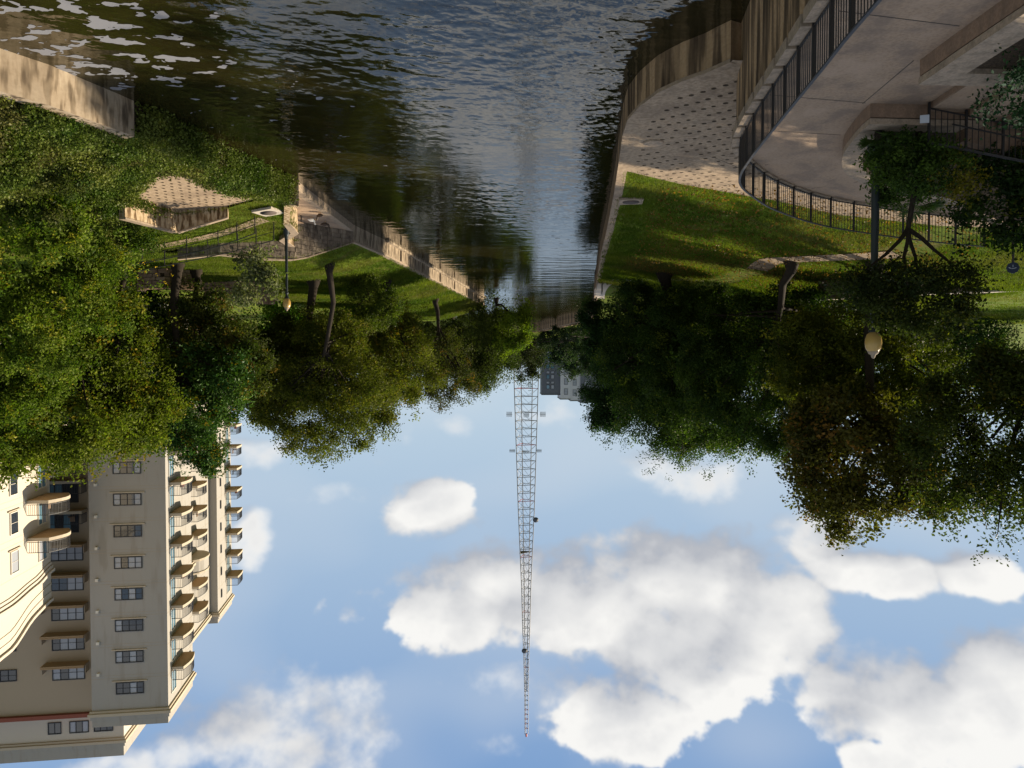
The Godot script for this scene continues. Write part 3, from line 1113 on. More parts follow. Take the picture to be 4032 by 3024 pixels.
# ---------------------------------------------------------------- right bank
func right_bank() -> void:
	# smooth concrete wall in front, bare stained walls further on
	var near := p2([[17.5, 10], [15.6, 19.5], [14.66, 21.9], [13.98, 23.1], [13.0, 26.2], [13.55, 26.6]])
	near.reverse()
	put_wall("river_wall", "pale concrete river wall with a rounded end below the vines", wall(near, -.02, .5, -.8, 1.22), M.canal_wall)
	var far := p2([[10.63, 37.75], [13.0, 26.3]])
	structure(put(self, "bank_edge", wall(far, .05, .5, -.8, 1.0), M.soil))
	var wall_b := p2([[60, 160], [12, 130], [4.6, 112], [3.85, 104.5], [9.29, 55.6], [10.33, 49.5]])
	var o := put_wall("river_wall", "long stained river wall below the bright lawn with a pale kerb", wall(wall_b, -.02, .4, -.8, 1.0), M.canal_wall)
	put(o, "kerb", wall(wall_b, -.06, .34, 1.0, 1.14), M.coping)
	put(o, "footing", wall(p2([[3.85, 104.5], [9.29, 55.6]]), -.3, .1, -.8, .14), M.canal_wall)
	for k in 6:
		var dd := 60.0 + k * 7.5
		box(o, "pilaster", v3(Vector2(edge(XR, dd) - .05, dd), .5), Vector3(.16, 1.0, .3), M.canal_wall, .1)
	# the paved nook with its two walls
	var pad := structure(put(self, "paved_nook", patch(PAD, 1.0, pad_height), M.paving))
	var hole := lathe([[.085, 0.0], [.085, .002], [0.0, .002]], 12)
	var e1 := Vector2(.97, .17) * .4
	var e2 := Vector2(-.10, .99) * .38
	for i in range(-20, 20):
		for j in range(-20, 20):
			var p := Vector2(13.22, 30.79) + e1 * (i + (.5 if j % 2 else .0)) + e2 * j + Vector2(rng.randf_range(-.03, .03), rng.randf_range(-.03, .03))
			if Geometry2D.is_point_in_polygon(p, PAD) and Geometry2D.is_point_in_polygon(p + (p - Vector2(14.6, 34.5)).normalized() * .25, PAD):
				put(pad, "planting_hole", hole, M.soil, Transform3D(Basis(), v3(p, pad_height(p) + .004)))
	var wa := put_wall("nook_wall", "sunlit streaked concrete wall of the paved nook in the ivy", wall(p2([[17.0, 33.4], [16.26, 36.94]]), -.3, .0, .9, [2.6, 2.6]), M.pad_wall)
	put(wa, "kerb", wall(p2([[17.0, 33.4], [16.26, 36.94]]), -.32, .03, 2.6, 2.68), M.coping)
	var wb := put_wall("nook_wall", "dark stained concrete wall of the paved nook in shade", wall(p2([[16.26, 36.94], [14.0, 37.46]]), -.28, .0, .8, [2.6, 1.78]), M.pad_wall)
	put(wb, "kerb", wall(p2([[16.26, 36.94], [14.0, 37.46]]), -.3, .03, [2.6, 1.78], [2.67, 1.85]), M.coping)
	# boat landing
	structure(put(self, "landing_floor", patch(LANDING, 1.0, func(_p): return .42), M.deck))
	structure(put(self, "landing_edge", wall(p2([[10.33, 49.5], [10.63, 37.75]]), -.02, .35, -.8, .44), M.coping))
	put_wall("landing_wall", "long dark block wall behind the boat landing with a pale top", wall(p2(WALL_LINE), 0, .35, .2, [1.1, 1.9, 2.5, 2.77, 2.9, 2.85, 3.2]), M.block_wall)
	put(get_node("landing_wall"), "kerb", wall(p2(WALL_LINE), -.04, .4, [1.1, 1.9, 2.5, 2.77, 2.9, 2.85, 3.2], [1.18, 1.98, 2.58, 2.85, 2.98, 2.93, 3.28]), M.coping)
	for i in 6:
		var la: Array = WALL_LINE[i]
		var lb: Array = WALL_LINE[i + 1]
		var tt := [1.05, 1.85, 2.45, 2.72, 2.8, 2.45, 2.95]
		blocks(get_node("landing_wall"), Vector2(la[0], la[1]), Vector2(lb[0], lb[1]), .45 if i < 3 else 1.0, tt[i], tt[i + 1])
	var ck := put_wall("landing_cheek", "stained wedge wall at the corner of the boat landing", wall(p2([[13.06, 45.5], [13.06, 43.9], [11.98, 42.5], [11.88, 40.6]]), 0, .35, .2, [2.0, 1.9, 1.72, 1.5]), M.pad_wall)
	put(ck, "kerb", wall(p2([[13.06, 45.5], [13.06, 43.9], [11.98, 42.5], [11.88, 40.6]]), -.03, .37, [2.0, 1.9, 1.72, 1.5], [2.07, 1.97, 1.79, 1.57]), M.coping)
	put_wall("landing_cheek", "low wall end between the ivy and the boat landing", wall(p2([[11.88, 40.6], [10.95, 37.6], [10.62, 37.74]]), 0, .3, -.6, [1.6, 1.3, 1.25]), M.pad_wall)
	var slab := thing("drain_slab", "pale slab with a rusty oval lid on the sunlit lawn by the landing", "drain cover", v3(Vector2(12.3, 38.4), h_right(Vector2(12.3, 38.4)) + .04), .3)
	slab.rotation.z = .1
	box(slab, "slab", Vector3(0, .04, 0), Vector3(1.15, .12, 1.2), M.path)
	put(slab, "lid", lathe([[.4, 0], [.4, .02], [0, .02]], 24), M.cast_iron, Transform3D(Basis(), Vector3(0, .1, 0)))
	# bench and ducks on the landing
	var bench := thing("slatted_bench", "wooden slatted bench against the block wall of the landing", "bench", Vector3(12.55, .42, -43.6), -1.25)
	for k in 4:
		box(bench, "seat_slat", Vector3(0, .45, -.15 + k * .11), Vector3(1.5, .03, .09), M.wood)
	for k in 4:
		box(bench, "back_slat", Vector3(0, .58 + k * .11, -.24 - k * .02), Vector3(1.5, .085, .025), M.wood)
	for k in [-1, 1]:
		box(bench, "leg", Vector3(k * .62, .22, .12), Vector3(.05, .44, .05), M.black_iron)
		bar(bench, "leg", Vector3(k * .62, 0, -.22), Vector3(k * .62, .95, -.32), .05, M.black_iron)
	duck(Vector3(10.95, .42, -43.3), .6, "brown duck standing on the landing near the water's edge", M.duck_brown)
	duck(Vector3(11.75, .42, -44.6), 2.2, "white duck resting on the landing beside the stained wedge wall", M.duck_white)
	duck(Vector3(11.3, .42, -46.0), 2.9, "brown duck at the back of the landing by the block wall", M.duck_brown)
	# path and handrails that climb the lawn
	var line := plan(smooth_line([Vector3(12.9, 0, -39.6), Vector3(15.0, 0, -40.4), Vector3(17.2, 0, -40.7), Vector3(21.0, 0, -40.7)], .6))
	structure(put(self, "footpath", patch(ribbon(line, .4), .7, h_right, .05), M.paving))
	for k in 2:
		var r := thing("pipe_handrail", ["thin dark pipe handrail on the far side of the sloping footpath", "thin dark pipe handrail on the near side of the sloping footpath"][k], "handrail", Vector3.ZERO, 0, "handrails of the sloping footpath")
		var off := .75 if k == 0 else -.75
		var tops := []
		for i in 7:
			var p: Vector2 = line[mini(int(i * (line.size() - 1) / 6.0), line.size() - 1)] + Vector2(-.35, .94) * off
			var y := h_right(p)
			rod(r, "post", v3(p, y - .05), v3(p, y + .95), .028, M.black_iron)
			tops.append(v3(p, y + .95))
		for i in 6:
			rod(r, "top_rail", tops[i], tops[i + 1], .026, M.worn_rail)
			rod(r, "middle_rail", tops[i] - Vector3(0, .45, 0), tops[i + 1] - Vector3(0, .45, 0), .018, M.black_iron)
	# rubble stone walls
	stone_wall("curved low wall of brown rubble stone below the vine trees", [Vector2(24.4, 50.4), Vector2(23.6, 48.8), Vector2(22.2, 48.3), Vector2(20.9, 49.2)], 3.1, 4.1)
	stone_wall("pale rubble stone wall half hidden behind the narrow-leaved shrub", [Vector2(23.0, 57.5), Vector2(21.0, 57.0), Vector2(19.0, 57.0), Vector2(18.2, 57.4)], 3.3, 4.35)
	lamp_post(Vector3(12.45, 1.55, -41.9), 4.15, "dark globe lamp post on the sunlit lawn beside the boat landing")
	lamp_post(Vector3(-9.55, 3.1, -20.0), 5.35, "tall dark lamp post with a cream globe rising from the curved planter", 1.25)
	# left bank furniture further off
	var sg := thing("round_sign", "round dark blue sign on a thin post on the lit lawn at the picture's edge", "sign", Vector3(-19.8, 3.0, -30.0), .5)
	rod(sg, "post", Vector3(0, -.2, 0), Vector3(0, 2.05, 0), .045, M.black_iron)
	put(sg, "disc", ROD, M.sign_blue, Transform3D(Basis(Vector3.RIGHT, PI / 2) * Basis.from_scale(Vector3(.23, .03, .23)), Vector3(0, 2.24, .03)))
	for k in 7:
		var t := lerpf(.3, 2.4, k / 6.0)
		box(sg, "emblem_arc", Vector3(cos(t) * .13, 2.2 + sin(t) * .07, .05), Vector3(.05, .016, .006), M.sign_white)
	box(sg, "emblem_bar", Vector3(.0, 2.17, .05), Vector3(.016, .1, .006), M.sign_white)
	put_wall("lawn_wall", "dark low wall with a pale top edge at the end of the lit lawn", wall(p2([[-40, 42.5], [-31, 43.6], [-24, 47.2], [-21, 52.0]]), .0, .4, 3.0, [4.9, 4.7, 4.7, 4.6]), M.block_wall)
	put(get_node("lawn_wall"), "kerb", wall(p2([[-40, 42.5], [-31, 43.6], [-24, 47.2], [-21, 52.0]]), -.05, .45, [4.9, 4.7, 4.7, 4.6], [5.0, 4.8, 4.8, 4.7]), M.path)
	var fr := thing("small_fence", "small dark fence beside the sunlit footpath far along the canal", "fence")
	for k in 5:
		var q := v3(Vector2(-8.7 - k * .08, 73.0 + k * .8), h_left(Vector2(-8.7, 73)))
		rod(fr, "post", q - Vector3(0, .1, 0), q + Vector3(0, 1.0, 0), .04, M.black_iron)
	for y in [.5, .98]:
		rod(fr, "rail", v3(Vector2(-8.7, 73), h_left(Vector2(-8.7, 73)) + y), v3(Vector2(-9.02, 76.2), h_left(Vector2(-8.7, 73)) + y), .03, M.black_iron)
	# far bank at the bend
	put_wall("bend_wall", "low dark wall of the far bank at the river bend", wall(p2([[-14.2, 142], [-10.8, 160], [-6.9, 185], [4.6, 205.5]]), .05, .5, 1.0, 1.35), M.stained_wall)


func pad_height(p: Vector2) -> float:
	return 1.6 + .145 * minf(p.x - 16.4 + (p.y - 36.9) * .22, 0.0)


func blocks(parent: Node, a: Vector2, b: Vector2, y0: float, ha: float, hb: float) -> void:
	var d := b - a
	var l := d.length()
	d /= l
	var turn := atan2(d.y, d.x)
	var y := y0
	var course := 0
	while y < maxf(ha, hb) - .1:
		var x := -.2 if course % 2 else 0.0
		while x < l:
			var w := rng.randf_range(.45, .75)
			var lo := maxf(x, .02)
			var hi := minf(x + w - .03, l - .02)
			if hi - lo > .12 and y + .24 < lerpf(ha, hb, (lo + hi) / 2 / l):
				var p := a + d * (lo + hi) / 2
				box(parent, "block", v3(p + Vector2(d.y, -d.x) * .0, y + .12), Vector3(hi - lo, .24, rng.randf_range(.06, .1)), M.block_wall, turn)
			x += w
		y += .27
		course += 1


func stone_wall(label: String, line: Array, y0: float, y1: float) -> void:
	var pl := PackedVector2Array(line)
	var o := put_wall("rubble_wall", label, wall(pl, .05, .4, y0 - .8, y1 - .1), M.soil)
	for i in line.size() - 1:
		var a: Vector2 = line[i]
		var b: Vector2 = line[i + 1]
		var d := (b - a).normalized()
		var turn := atan2(d.y, d.x)
		var y := y0 - .4
		while y < y1 - .05:
			var h := rng.randf_range(.2, .34)
			var x := rng.randf_range(-.2, 0.0)
			while x < a.distance_to(b):
				var w := rng.randf_range(.3, .8)
				var st := open()
				var p := a + d * (x + w / 2)
				add_box(st, Vector3.ZERO, Vector3(w - .04, h - .03, rng.randf_range(.44, .56)), Basis(Vector3.BACK, rng.randf_range(-.03, .03)))
				put(o, "stone", close(st), M.rubble, Transform3D(Basis(Vector3.UP, turn), v3(p + Vector2(-d.y, d.x) * .2, y + h / 2)))
				x += w
			y += h


func duck(at: Vector3, turn: float, label: String, mat: Material) -> void:
	var o := thing("duck", label, "duck", at, turn, "ducks on the landing")
	var st := SurfaceTool.new()
	st.begin(Mesh.PRIMITIVE_TRIANGLES)
	tube(st, [Vector3(-.3, .2, 0), Vector3(-.22, .2, 0), Vector3(-.1, .19, 0), Vector3(.05, .18, 0), Vector3(.15, .2, 0), Vector3(.2, .26, 0), Vector3(.22, .34, 0), Vector3(.24, .39, 0), Vector3(.28, .4, 0), Vector3(.315, .39, 0)], [.01, .06, .11, .115, .085, .055, .042, .055, .045, .012], 10)
	put(o, "body", close2(st), mat)
	box(o, "beak", Vector3(.335, .385, 0), Vector3(.06, .018, .035), M.beak)
	for k in [-1, 1]:
		rod(o, "leg", Vector3(0, 0, k * .045), Vector3(0, .1, k * .045), .01, M.beak)


func close2(st: SurfaceTool) -> ArrayMesh:
	st.generate_normals()
	return st.commit()


# ---------------------------------------------------------------- buildings
func extruded(poly: PackedVector2Array, y0: float, y1: float) -> ArrayMesh:   # plan polygon of (local x, local z)
	var st := open()
	if Geometry2D.is_polygon_clockwise(poly):
		poly = poly.duplicate()
		poly.reverse()
	for i in poly.size():
		var a := poly[i]
		var b := poly[(i + 1) % poly.size()]
		quad(st, Vector3(b.x, y0, b.y), Vector3(a.x, y0, a.y), Vector3(a.x, y1, a.y), Vector3(b.x, y1, b.y))
	var idx := Geometry2D.triangulate_polygon(poly)
	for k in range(0, idx.size(), 3):
		var q := [poly[idx[k]], poly[idx[k + 1]], poly[idx[k + 2]]]
		if (q[1] - q[0]).cross(q[2] - q[0]) > 0.0:
			q.reverse()
		tri(st, Vector3(q[0].x, y1, q[0].y), Vector3(q[1].x, y1, q[1].y), Vector3(q[2].x, y1, q[2].y))
		tri(st, Vector3(q[0].x, y0, q[0].y), Vector3(q[2].x, y0, q[2].y), Vector3(q[1].x, y0, q[1].y))
	return close(st)


func grown(poly: PackedVector2Array, by: float) -> PackedVector2Array:
	return Geometry2D.offset_polygon(poly, by, Geometry2D.JOIN_MITER)[0]


func window(parent: Node, at: Vector3, turn: float, w: float, h: float, cols: int, rows: int, glass: Array, frame := "window_frame", sill := true) -> void:
	# centre of the opening, facing local +z after the turn
	var o := holder(parent, "window", at, turn)
	var st := open()
	var f := .07
	add_box(st, Vector3(0, h / 2 - f / 2, .03), Vector3(w, f, .14))
	add_box(st, Vector3(0, -h / 2 + f / 2, .03), Vector3(w, f, .14))
	for k in [-1, 1]:
		add_box(st, Vector3(k * (w / 2 - f / 2), 0, .03), Vector3(f, h - 2 * f, .14))
	for i in range(1, cols):
		add_box(st, Vector3(-w / 2 + w * i / cols, 0, .025), Vector3(.06, h - 2 * f, .1))
	for j in range(1, rows):
		add_box(st, Vector3(0, -h / 2 + h * j / rows, .02), Vector3(w - 2 * f, .03, .07))
	put(o, "frame", close(st), M[frame])
	for i in cols:
		var g: String = glass[rng.randi() % glass.size()]
		box(o, "pane", Vector3(-w / 2 + w * (i + .5) / cols, 0, .012), Vector3(w / cols - .02, h - .04, .02), M[g])
	if sill:
		box(o, "sill", Vector3(0, -h / 2 - .12, .05), Vector3(w + .65, .1, .14), M.moulding)


func balcony(parent: Node, at: Vector3, turn: float, w: float, out: float, bowed := .25) -> Node3D:
	# floor level at the wall; it juts out along local +z after the turn
	var o := holder(parent, "balcony", at, turn)
	var front := PackedVector2Array()
	var n := 7
	for i in n + 1:
		var t := float(i) / n
		front.append(Vector2(-w / 2 + w * t, out + bowed * sin(t * PI)))
	var poly := PackedVector2Array([Vector2(w / 2, 0.0), Vector2(-w / 2, 0.0)])
	poly.append_array(front)
	put(o, "slab", extruded(poly, -.28, 0.0), M.moulding)
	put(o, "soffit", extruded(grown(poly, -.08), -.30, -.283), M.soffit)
	var rim := PackedVector2Array([Vector2(-w / 2 + .06, .02)])
	for p in front:
		rim.append(p * Vector2((w - .12) / w, 1) - Vector2(0, .06))
	rim.append(Vector2(w / 2 - .06, .02))
	var st := open()
	var total := 0.0
	for i in rim.size() - 1:
		var a := Vector3(rim[i].x, 0, rim[i].y)
		var b := Vector3(rim[i + 1].x, 0, rim[i + 1].y)
		var d := (b - a)
		var bs := Basis(Vector3.UP, -atan2(d.z, d.x))
		for y in [.1, 1.02]:
			add_box(st, (a + b) / 2 + Vector3(0, y, 0), Vector3(d.length(), .05, .05), bs)
		var c := int(ceil(d.length() / .16))
		for k in c:
			add_box(st, a.lerp(b, float(k) / c) + Vector3(0, .56, 0), Vector3(.025, .9, .025), bs)
		total += d.length()
	put(o, "railing", close(st), M.window_frame)
	var pick := rng.randf()
	if pick < .35:   # a chair, a flower box or a small table
		st = open()
		add_box(st, Vector3(-w * .2, .42, out * .5), Vector3(.5, .06, .5))
		add_box(st, Vector3(-w * .2, .7, out * .5 - .24), Vector3(.5, .5, .05))
		for k in 4:
			add_box(st, Vector3(-w * .2 + (.22 if k & 1 else -.22), .2, out * .5 + (.22 if k & 2 else -.22)), Vector3(.04, .4, .04))
		put(o, "chair", close(st), M.wood if pick < .15 else M.black_iron)
	elif pick < .55:
		box(o, "flower_box", Vector3(w * .2, .18, out * .8), Vector3(.7, .3, .25), M.tile_red)
	return o


func cornice(parent: Node, poly: PackedVector2Array, y: float) -> void:
	put(parent, "cornice", extruded(grown(poly, .16), y, y + .22), M.moulding)
	put(parent, "cornice", extruded(grown(poly, .3), y + .225, y + .5), M.moulding)
	put(parent, "cornice", extruded(grown(poly, .12), y + .505, y + .9), M.stucco)


func rect(x0: float, z0: float, x1: float, z1: float) -> PackedVector2Array:
	return PackedVector2Array([Vector2(x0, z0), Vector2(x1, z0), Vector2(x1, z1), Vector2(x0, z1)])


func apartment_tower() -> void:
	var t := thing("apartment_tower", "tall cream apartment tower with stacked balconies behind the trees", "building", Vector3(33.6, 0, -73), deg_to_rad(-8))
	var top := 42.6
	var b1 := rect(0, 0, 7.0, -8.6)
	var b2 := rect(3.1, -8.61, 26, -28.6)
	var b3 := rect(2.1, -28.61, 26, -37)
	var rear := rect(7.01, -5.0, 26, -8.6)
	put(t, "wall", extruded(b1, 2, top), M.stucco)
	put(t, "wall", extruded(b2, 2, top), M.stucco)
	put(t, "wall", extruded(b3, 2, top), M.stucco)
	put(t, "wall", extruded(rear, 2, top + 2.2), M.stucco_shade)
	cornice(t, b1, top)
	cornice(t, b2, top - .01)
	cornice(t, b3, top + .01)
	put(t, "parapet", extruded(grown(b1, -.02), top + .905, top + 1.6), M.stucco)
	put(t, "parapet", extruded(grown(b3, -.02), top + .915, top + 1.5), M.stucco)
	put(t, "tile_eave", extruded(rect(7.02, -4.6, 26.2, -9), top + 2.2, top + 2.6), M.tile_red)
	var pent := rect(6.6, -7.0, 27, -16)
	put(t, "wall", extruded(pent, top + 2.6, top + 6.0), M.stucco_pale)
	cornice(t, pent, top + 6.0)
	put(t, "parapet", extruded(grown(pent, -.05), top + 6.905, top + 8.0), M.stucco)
	for x in [8.6, 11.0]:
		window(t, Vector3(x, top + 4.6, -7.0), 0, 1.9, 1.25, 3, 1, ["blind", "glass_dark"], "window_frame", false)
	window(t, Vector3(13.4, top + 4.6, -7.0), 0, 1.3, 1.25, 2, 1, ["glass_dark"], "window_frame", false)
	# storeys
	for k in range(0, 13):
		var y := 25.2 + 3.06 * (k - 7)
		if y < 4:
			continue
		window(t, Vector3(3.5, y, 0), 0, 2.55, 1.15, 4, 2, ["glass_dark", "glass_dark", "blind"])
		put(t, "wall_light", BOX, M.white_frame, Transform3D(Basis.from_scale(Vector3(.24, .26, .3)), Vector3(6.3, y - 1.5, .15)))
		box(t, "joint", Vector3(3.5, y - .98, .002), Vector3(6.98, .025, .012), M.stucco_shade)
		box(t, "joint", Vector3(3.5, y - 1.28, .002), Vector3(6.98, .02, .012), M.stucco_shade)
		box(t, "joint", Vector3(-.002, y - .98, -4.3), Vector3(.012, .025, 8.5), M.stucco_shade)
		box(t, "joint", Vector3(3.098, y - .98, -18.6), Vector3(.012, .025, 19.9), M.stucco_shade)
		box(t, "joint", Vector3(2.098, y - .98, -32.8), Vector3(.012, .025, 8.3), M.stucco_shade)
		# set-back windows under deep shades
		if y > 15:
			var shade := open()
			var ys := y + 1.35
			if k < 8:
				balcony(t, Vector3(11.2, y - 1.1, -5.0), 0, 4.2, 1.3, .2)
				window(t, Vector3(11.4, y - .02, -4.995), 0, 3.0, 2.1, 4, 1, ["glass_dark", "glass_blue"], "window_frame", false)
			else:
				window(t, Vector3(11.1, y + .1, -4.995), 0, 3.1, 1.5, 4, 2, ["glass_dark", "blind"], "window_frame", false)
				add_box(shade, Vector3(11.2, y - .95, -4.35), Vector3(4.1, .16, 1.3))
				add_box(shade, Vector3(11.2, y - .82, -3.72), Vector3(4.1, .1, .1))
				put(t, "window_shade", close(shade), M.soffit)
				box(t, "shade_bracket", Vector3(9.15, y - .55, -4.5), Vector3(.06, .9, .9), M.stucco_shade)
				box(t, "shade_bracket", Vector3(13.25, y - .55, -4.5), Vector3(.06, .9, .9), M.stucco_shade)
			window(t, Vector3(16.8, y + .1, -4.995), 0, 1.6, 1.2, 2, 2, ["glass_dark"], "window_frame", false)
		# canal side: doors, balconies, slots (facing -x)
		var side := -PI / 2
		window(t, Vector3(0.005, y + .1, -1.7), side, 1.5, 2.2, 2, 1, ["glass_blue"], "white_frame", false)
		balcony(t, Vector3(0, y - 1.1, -3.1), side, 4.0, 1.15, .3)
		window(t, Vector3(0.005, y + .1, -7.4), side, .5, 1.3, 1, 1, ["glass_dark"], "window_frame", false)
		if y > 10:
			if k == 10:
				var bay := holder(t, "solid_balcony", Vector3(3.1, y - 1.1, -20.0), side)
				var pl := PackedVector2Array()
				for i in 9:
					var q := PI * i / 8.0
					pl.append(Vector2(-cos(q) * 2.6, sin(q) * 1.9))
				put(bay, "slab", extruded(grown(pl, .15), -.6, -.35), M.moulding)
				put(bay, "parapet", extruded(pl, -.35, 1.0), M.stucco)
				put(bay, "coping", extruded(grown(pl, .1), 1.0, 1.2), M.moulding)
				cornice(t, rect(2.3, -16.5, 3.12, -17.6), y - 1.6)
			else:
				balcony(t, Vector3(3.1, y - 1.1, -20.4), side, 4.4, 1.3, .35)
			window(t, Vector3(3.105, y + .1, -18.9), side, 1.6, 2.2, 2, 1, ["glass_blue"], "white_frame", false)
			window(t, Vector3(3.105, y + .1, -25.6), side, .5, 1.3, 1, 1, ["glass_dark"], "window_frame", false)
			window(t, Vector3(2.105, y + .1, -30.6), side, .5, 1.1, 1, 1, ["glass_dark"], "window_frame", false)
			balcony(t, Vector3(2.1, y - 1.1, -35.2), side, 3.4, 1.6, .1)
			window(t, Vector3(2.105, y + .1, -34.6), side, 1.6, 2.2, 2, 1, ["glass_blue"], "white_frame", false)


func cream_building() -> void:
	# only its canal front shows; local x runs along the front towards the camera, +z faces the canal
	var t := thing("cream_building", "bright cream building with a sweeping curved parapet at the picture's edge", "building", Vector3(43.0, 0, -70.0), deg_to_rad(-98))
	var st := open()
	var curve := []
	for i in 25:
		var x := i * .75
		curve.append([x, 31.0 + .5 * smoothstep(0, 4, x) + 1.5 * smoothstep(3.0, 8.0, x) + .8 * smoothstep(8, 18, x), 27.8 + .65 * smoothstep(0, 3.5, x) + .5 * smoothstep(3, 8, x)])
	for i in curve.size() - 1:
		var a: float = curve[i][0]
		var b: float = curve[i + 1][0]
		var ya: float = curve[i][1]
		var yb: float = curve[i + 1][1]
		quad(st, Vector3(a, 2, 0), Vector3(b, 2, 0), Vector3(b, yb, 0), Vector3(a, ya, 0))
		quad(st, Vector3(b, 2, -9), Vector3(a, 2, -9), Vector3(a, ya, -9), Vector3(b, yb, -9))
		quad(st, Vector3(a, ya, 0), Vector3(b, yb, 0), Vector3(b, yb, -9), Vector3(a, ya, -9))
	quad(st, Vector3(0, 2, -9), Vector3(0, 2, 0), Vector3(0, curve[0][1], 0), Vector3(0, curve[0][1], -9))
	quad(st, Vector3(18, 2, 0), Vector3(18, 2, -9), Vector3(18, curve[24][1], -9), Vector3(18, curve[24][1], 0))
	put(t, "wall", close(st), M.stucco_pale)
	for band in [[1, -.1, .25, .2], [1, -.75, .07, .06], [1, -1.5, .07, .06], [2, .3, .25, .36], [2, 0.0, .28, .2], [2, -.3, .25, .09]]:
		st = open()
		for i in curve.size() - 1:
			var a := Vector3(curve[i][0], curve[i][band[0]] + band[1], 0)
			var b := Vector3(curve[i + 1][0], curve[i + 1][band[0]] + band[1], 0)
			var o := Vector3(0, 0, band[3])
			var up := Vector3(0, band[2], 0)
			quad(st, a + o, b + o, b + o + up, a + o + up)
			quad(st, a + o + up, b + o + up, b + up, a + up)
			quad(st, a, b, b + o, a + o)
		var e := Vector3(0, curve[0][band[0]] + band[1], 0)
		quad(st, e, e + Vector3(0, 0, band[3]), e + Vector3(0, band[2], band[3]), e + Vector3(0, band[2], 0))
		put(t, "moulding", close(st), M.stucco_pale)
	for k in 7:
		var y := 25.8 - k * 3.3
		var o := balcony(t, Vector3(2.4, y - 1.2, 0), 0, 4.0, 1.8, .8)
		window(t, Vector3(1.6, y, .005), 0, 1.6, 2.3, 2, 1, ["glass_blue", "blind"], "white_frame", false)
		window(t, Vector3(6.6, y, .005), 0, 1.3, 1.9, 1, 2, ["blind", "glass_dark"], "white_frame", true)
		window(t, Vector3(11.5, y, .005), 0, 1.3, 1.9, 1, 2, ["blind", "glass_dark"], "white_frame", true)
		box(t, "joint", Vector3(9, y - 1.45, .001), Vector3(17.9, .03, .012), M.moulding)
		box(t, "joint", Vector3(9, y + 1.35, .001), Vector3(17.9, .03, .012), M.moulding)


func grey_building() -> void:
	var t := thing("grey_building", "flat-roofed grey and white block seen far off beside the lattice tower", "building", Vector3(-9.1, 0, -230))
	put(t, "wall", extruded(rect(0, 0, -5.6, -14), 2, 18.5), M.grey_panel)
	put(t, "roof_edge", extruded(rect(.12, .12, -5.72, -14), 18.5, 18.75), M.window_frame)
	put(t, "wall", extruded(rect(-5.61, .6, -8.7, -14), 2, 19.9), M.white_panel)
	put(t, "roof_edge", extruded(rect(-5.5, .72, -8.65, -14), 19.9, 20.1), M.window_frame)
	put(t, "wall", extruded(rect(-8.71, .3, -11.7, -14), 2, 20.4), M.white_panel)
	put(t, "roof_edge", extruded(rect(-8.66, .42, -11.6, -14), 20.4, 20.6), M.window_frame)
	put(t, "wall", extruded(rect(-11.71, .9, -24, -14), 2, 20.9), M.grey_panel)
	put(t, "roof_edge", extruded(rect(-11.6, 1.02, -24.1, -14), 20.9, 21.1), M.window_frame)
	for k in 4:
		var y := 16.3 - k * 3.1
		for x in [-1.85, -3.25]:
			window(t, Vector3(x, y, .01), 0, 1.0, 1.25, 1, 1, ["glass_blue", "blind"], "window_frame", false)
			window(t, Vector3(x, y - 1.35, .01), 0, 1.0, .75, 1, 1, ["blind"], "window_frame", false)
		window(t, Vector3(-7.3, y + 1.4, .61), 0, 1.1, 1.9, 1, 2, ["glass_dark", "blind"], "window_frame", false)
		window(t, Vector3(-9.95, y + 1.7, .31), 0, 1.1, 1.9, 1, 2, ["glass_dark", "blind"], "window_frame", false)
		window(t, Vector3(-13.4, y + 2.0, .91), 0, 1.1, 1.9, 1, 2, ["glass_dark", "blind"], "window_frame", false)


